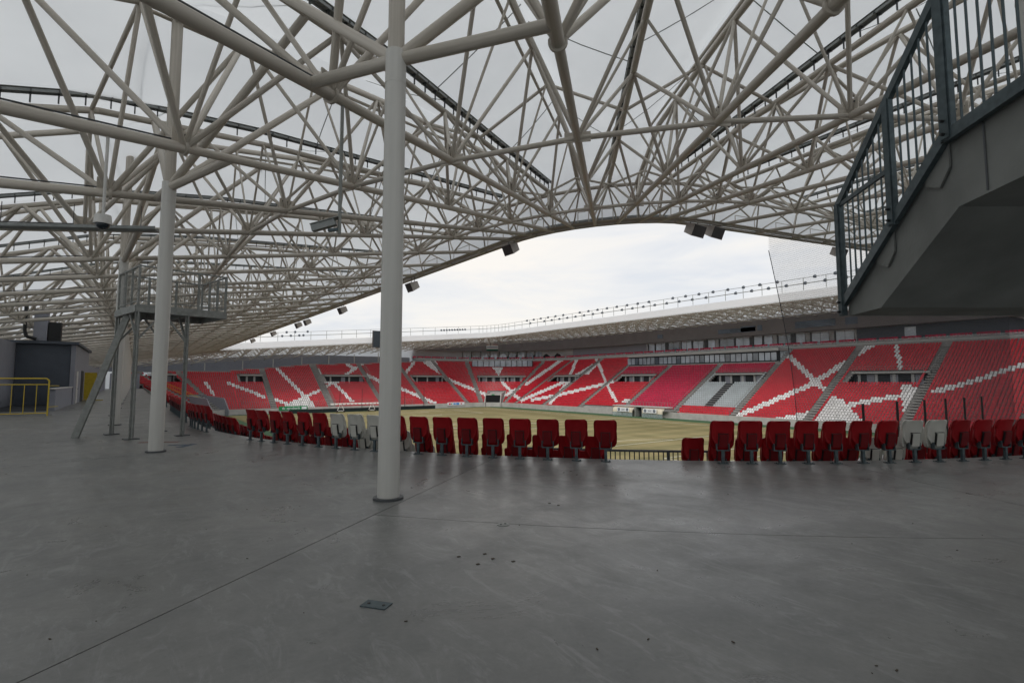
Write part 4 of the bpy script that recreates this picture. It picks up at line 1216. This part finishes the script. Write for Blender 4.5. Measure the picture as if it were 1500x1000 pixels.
# ================================================================== CAMERA PLATFORM
A0 = Vector((0.0, 17.9, 0)); pu = Vector((.97, .24, 0)); pv = Vector((-.24, .97, 0)); Zv = Vector((0, 0, 1)); DZ = 3.74
e = empty('camera_platform', A0); tag(e, 'raised steel camera platform on slender legs with railings, behind a column', 'platform')
def pp(a, c, z): return A0+pu*a+pv*c+Zv*z
b = MB(); b.box(pp(1.13, 1.0, DZ), (2.36, 2.1, .04), (pu, pv, Zv)); b.build('deck', 'galv_light', e)
for a0, c0, a1, c1 in ((-.05, -.05, 2.30, -.05), (-.05, 2.05, 2.30, 2.05), (-.05, -.05, -.05, 2.05), (2.30, -.05, 2.30, 2.05), (1.3, 0, 1.3, 2.0)):
    b = MB(); b.bar(pp(a0, c0, DZ-.11), pp(a1, c1, DZ-.11), .07, .18); b.build('edge_beam', 'galv_light', e)
for a, c in ((0, 0), (0, 2.0), (1.25, 0), (1.25, 2.0)):
    b = MB(); b.bar(pp(a, c, 0), pp(a, c, DZ-.2), .02, .12, up=pu); b.bar(pp(a, c, 0)-pv*.06, pp(a, c, DZ-.2)-pv*.06, .14, .016, up=pu); b.bar(pp(a, c, 0)+pv*.06, pp(a, c, DZ-.2)+pv*.06, .14, .016, up=pu)
    lo_ = b.build('leg', 'galv_light', e)
    b = MB(); b.box(pp(a, c, .012), (.34, .3, .024), (pu, pv, Zv)); b.build('foot_plate', 'clip', lo_)
for (p, q) in ((pp(0, 0, DZ-1.0), pp(.6, 0, DZ-.2)), (pp(1.25, 0, DZ-1.0), pp(.65, 0, DZ-.2)), (pp(0, 0, DZ-1.), pp(0, .7, DZ-.2)), (pp(0, 2., DZ-1.), pp(0, 1.3, DZ-.2)), (pp(1.25, 0, DZ-1.), pp(1.25, .7, DZ-.2)), (pp(1.25, 2., DZ-1.), pp(.7, 2., DZ-.2)), (pp(0, 2., DZ-1.0), pp(.6, 2., DZ-.2))):
    b = MB(); b.bar(p, q, .05, .05); b.build('brace', 'galv_light', e)
b = MB()
d0 = Vector((-1.28, 19.25, 0)); d1 = pp(.05, 1.2, DZ-.2); side = (d1-d0).cross(Zv).normalized()
b.bar(d0, d1, .02, .16, up=side.cross(d1-d0)); 
for sg in (-1, 1): b.bar(d0+side*(.07*sg), d1+side*(.07*sg), .016, .16)
b.build('raking_leg', 'galv_light', e)
rail_c = [(0, 0), (2.30, 0), (2.30, 2.0), (0, 2.0)]
for k in range(4):
    (a0, c0), (a1, c1) = rail_c[k], rail_c[(k+1) % 4]
    L_ = math.hypot(a1-a0, c1-c0); g = MB(); g.bar(pp(a0, c0, DZ+1.12), pp(a1, c1, DZ+1.12), .05, .04); g.bar(pp(a0, c0, DZ+.12), pp(a1, c1, DZ+.12), .03, .03)
    ro_ = g.build('guard_rail', 'galv_light', e)
    n = int(L_/.11)
    g = MB()
    for q in range(1, n): g.tube(pp(a0+(a1-a0)*q/n, c0+(c1-c0)*q/n, DZ+.1), pp(a0+(a1-a0)*q/n, c0+(c1-c0)*q/n, DZ+1.12), .008, 4)
    g.build('balusters', 'galv_light', ro_)['kind'] = 'stuff'
    for q in range(3):
        f = q/3; b = MB(); b.bar(pp(a0+(a1-a0)*f, c0+(c1-c0)*f, DZ-.15), pp(a0+(a1-a0)*f, c0+(c1-c0)*f, DZ+1.15), .055, .055, up=pu); b.build('rail_post', 'galv_light', e)

# ================================================================== LEFT BACKGROUND: KIOSKS
e = empty('stair_house', (-5, 47, 0)); tag(e, 'dark blue grey stair house with pale side walls at the concourse back', 'building')
def bx(name, x0, x1, y0, y1, z0, z1, m, par): 
    b = MB(); b.box(((x0+x1)/2, (y0+y1)/2, (z0+z1)/2), (x1-x0, y1-y0, z1-z0)); return b.build(name, m, par)
bx('back_wall', -6.4, -3.62, 47.0, 47.3, .0, 4.1, 'wall_dark', e)
bx('side_wall', -6.7, -6.42, 33.0, 47.3, .0, 4.1, 'wall_grey', e)
bx('flank_wall', -3.6, -3.35, 46.9, 60, .0, 4.1, 'wall_grey', e)
bx('parapet', -3.66, -3.42, 37.5, 46.88, .0, 1.15, 'wall_grey', e)
bx('parapet_cap', -3.7, -3.38, 37.4, 46.86, 1.16, 1.22, 'wall_white', e)
bx('roof_slab', -7.0, -3.2, 46.7, 60.2, 4.12, 4.3, 'wall_dark', e)
bx('roof_unit', -5.6, -4.9, 46.8, 47.6, 4.32, 6.4, 'wall_grey', e)
bx('dark_vent', -4.85, -4.2, 46.9, 47.6, 4.32, 5.6, 'black', e)
bx('stairwell', -6.4, -3.7, 37.5, 47.0, -.0, .02, 'dark_room', e)  # thin dark sheet on the floor, stair opening's shade put into colour
d_ = bx('door', -3.345, -3.31, 48.4, 49.5, .02, 2.3, 'wall_white', e); bx('door_handle', -3.3, -3.27, 49.25, 49.38, 1.0, 1.06, 'clip', d_)
bx('doorway', -3.345, -3.32, 52.5, 54.6, .02, 2.4, 'dark_room', e)  # flat dark panel, unlit inside put into the colour
b = MB(); prev = None
for q in ((-6.0, 46.6, 6.9), (-6.0, 46.6, 4.9), (-5.9, 46.6, 4.55), (-5.4, 46.6, 4.4)):
    if prev: b.tube(prev, q, .1, 8)
    prev = q
b.build('flue_pipe', 'black', e)
k_ = empty('kiosk_block', (-6, 75, 0)); tag(k_, 'low grey kiosk block with white shutters at the far end of the concourse', 'building')
bx('wall', -9, -4.2, 66, 120, .0, 3.4, 'wall_grey', k_)
for y in (70, 78, 86): bx('shutter', -4.19, -4.14, y, y+4, .9, 2.6, 'wall_white', k_)
bx('end_wall', -4.1, 1.0, 136.8, 137.6, .0, 3.2, 'wall_grey', k_)
yd = empty('yellow_gate', (-3.2, 56, 0)); tag(yd, 'yellow barred gate standing open beside the stair house doorway', 'gate')
bx('leaf', -3.3, -2.5, 55.2, 55.28, .1, 2.3, 'yellow', yd); bx('foot', -3.4, -2.0, 54.6, 54.7, .02, .08, 'yellow', yd)
yr = empty('yellow_barrier', (-4.2, 32.4, 0)); tag(yr, 'yellow tubular barrier railing across the top of the stairwell', 'barrier')
xa, xb, yy = -7.4, -3.2, 32.4
rod('top_rail', (xa, yy, 1.72), (xb-.1, yy, 1.72), .03, 'yellow', yr); rod('upper_rail', (xa, yy, 1.44), (xb, yy, 1.44), .022, 'yellow', yr); rod('lower_rail', (xa, yy, .12), (xb, yy, .12), .022, 'yellow', yr)
rod('end_post', (xb, yy, 0), (xb, yy, 1.62), .03, 'yellow', yr); rod('corner_bend', (xb, yy, 1.61), (xb-.1, yy, 1.72), .03, 'yellow', yr)
for x in np.arange(xa, xb-.2, .42): rod('bar', (x, yy, .12), (x, yy, 1.44), .016, 'yellow', yr, 6)
for z in (.4, 1.38): rod('stub', (xb, yy, z), (xb+.3, yy+.6, z), .016, 'yellow', yr, 6)
# cable tray and hanging service post, cameras
s2 = st_corner(CX0, CY0, 270-33.6); top = B(s2, 23.7)
e = empty('security_camera', top); tag(e, 'grey security camera on a long drop post below the truss chord', 'camera')
rod('drop_post', top, (top.x, top.y, top.z-2.38), .035, 'galv_light', e, 4)
q = Vector((top.x, top.y, top.z-2.3)); dirc = (-right_v*1.0+Vector((0, 0, -.28))).normalized(); sidec = dirc.cross(Zv).normalized(); upc = sidec.cross(dirc)
b = MB(); b.box(q+dirc*.28+Zv*.14, (.42, .11, .11), (dirc, sidec, upc)); cb = b.build('housing', 'clamp', e)
b = MB(); b.box(q+dirc*.26+Zv*.21, (.5, .15, .015), (dirc, sidec, upc)); b.build('sun_hood', 'galv_light', cb)
b = MB(); b.bar(q, q+dirc*.2+Zv*.03, .05, .05); b.build('arm', 'galv', e)
s3 = st_corner(CX0, CY0, 270-24.2); q = B(s3, 25.3)
e = empty('dome_camera', q); tag(e, 'white dome camera hanging beside the column under the truss', 'camera')
rod('stem', q, q-Vector((0, 0, 1.55)), .025, 'wall_white', e, 8)
q = q-Vector((0, 0, .55))
b = MB(); b.tube(q-Vector((0, 0, 1.0)), q-Vector((0, 0, 1.16)), .12, 16, .14); b.build('housing', 'wall_white', e)
b = MB()
for k in range(4): 
    a0, a1 = k*math.pi/8, (k+1)*math.pi/8; b.tube(q-Vector((0, 0, 1.16+.1*math.sin(a0))), q-Vector((0, 0, 1.16+.1*math.sin(a1))), .11*math.cos(a0)+.002, 14, .11*math.cos(a1)+.002)
b.build('dome', 'screen', e)
e = empty('cable_tray', (-3, 16, 5)); tag(e, 'dark perforated cable tray slung under the truss chords', 'cable tray')
b = MB(); pa, pb_ = cw(-14.2, 13.6, 5.72), cw(-10.4, 14.9, 6.0); b.bar(pa, pb_, .3, .02); tray = b.build('tray_bed', 'clamp', e)
b = MB(); sd_ = (pb_-pa).cross(Zv).normalized()
for sg in (-1, 1): b.bar(pa+sd_*(.15*sg)+Zv*.04, pb_+sd_*(.15*sg)+Zv*.04, .015, .08)
b.build('tray_sides', 'clamp', e)
b = MB()
for f in (.1, .5, .9): c = pa.lerp(pb_, f); b.tube(c, c+Zv*.7, .012, 4)
b.build('hangers', 'clip', e)

# vomitory guard rail in the aisle gap
e = empty('vomitory_railing', pt(st_corner(CX0, CY0, 270-47.5), 18.9, -1)); tag(e, 'low dark barred railing seen through the aisle gap at the floor edge', 'railing')
P = [pt(st_corner(CX0, CY0, 270-f), 18.9, 0) for f in np.arange(39, 53.1, 1.0)]
b = MB()
for p, q in zip(P[:-1], P[1:]): b.bar(p+Zv*-.02, q+Zv*-.02, .05, .05)
b.build('top_rail', 'clip', e)
for p, q in zip(P[:-1], P[1:]):
    for f in (0, .33, .66): c = p.lerp(q, f); rod('baluster', c+Zv*-1.0, c+Zv*-.02, .014, 'clip', e, 5)
for p in P[::5]: rod('post', p+Zv*-1.2, p, .04, 'clip', e, 6)

# ================================================================== FLOOR DETAILS
def at_floor(px, py):
    a = (px-750)/FPX; bb = (500-py)/FPX; F = math.cos(PITCH)-bb*math.sin(PITCH); h = math.sin(PITCH)+bb*math.cos(PITCH)
    t = -CZ/h; return cw(a*t, F*t, 0)
c = at_floor(551, 886); e = empty('floor_hatch', c); tag(e, 'small square steel hatch plate let into the concrete floor', 'hatch')
b = MB(); b.box(c+Zv*.004, (.11, .2, .008), (Vector((.8, .6, 0)), Vector((-.6, .8, 0)), Zv)); b.build('plate', 'galv', e)
for dv in (-.06, .06):
    b = MB(); q = c+Vector((-.6, .8, 0))*dv+Zv*.008; b.tube(q, q+Zv*.003, .012, 8); b.build('bolt', 'black', e)
c = at_floor(737, 768); e = empty('floor_drain', c); tag(e, 'round metal socket cover in the concrete floor beyond the hatch', 'cover')
b = MB(); b.tube(c, c+Zv*.006, .07, 16); b.build('cover', 'galv_light', e)
for dx in (-.03, .03): b = MB(); b.tube(c+Vector((dx, 0, .006)), c+Vector((dx, 0, .01)), .012, 8); b.build('screw', 'black', e)
rnd = random.Random(3); b = MB()
for k in range(30):
    px, py = rnd.uniform(10, 1490), 690+rnd.random()**1.4*300; c = at_floor(px, py); a = rnd.uniform(0, 6.28); L_ = rnd.uniform(.006, .022)
    b.box(c+Zv*.004, (L_, L_*.4, .004), (Vector((math.cos(a), math.sin(a), 0)), Vector((-math.sin(a), math.cos(a), 0)), Zv))
for (px, py) in ((672, 815), (700, 826), (710, 811), (722, 818), (752, 822), (826, 692), (836, 690), (845, 695), (805, 737), (818, 740)):
    c = at_floor(px, py); b.box(c+Zv*.003, (.03, .022, .004))
tag(b.build('floor_litter', 'leaf'), 'scattered specks of dry leaf and grit on the concrete', 'litter', None, 'stuff')
# painted marks by the second column
e = empty('floor_paint', at_floor(240, 647)); tag(e, 'worn red and blue paint marks on the floor near the camera platform', 'paint mark')
for (p, q, m) in (((203, 648), (262, 647), 'marking_red'), ((246, 652), (280, 651), 'marking_blue'), ((262, 655), (284, 650), 'marking_blue')):
    b = MB(); P0, P1 = at_floor(*p), at_floor(*q); b.bar(P0+Zv*.003, P1+Zv*.003, .16, .004); b.build('stripe', m, e)
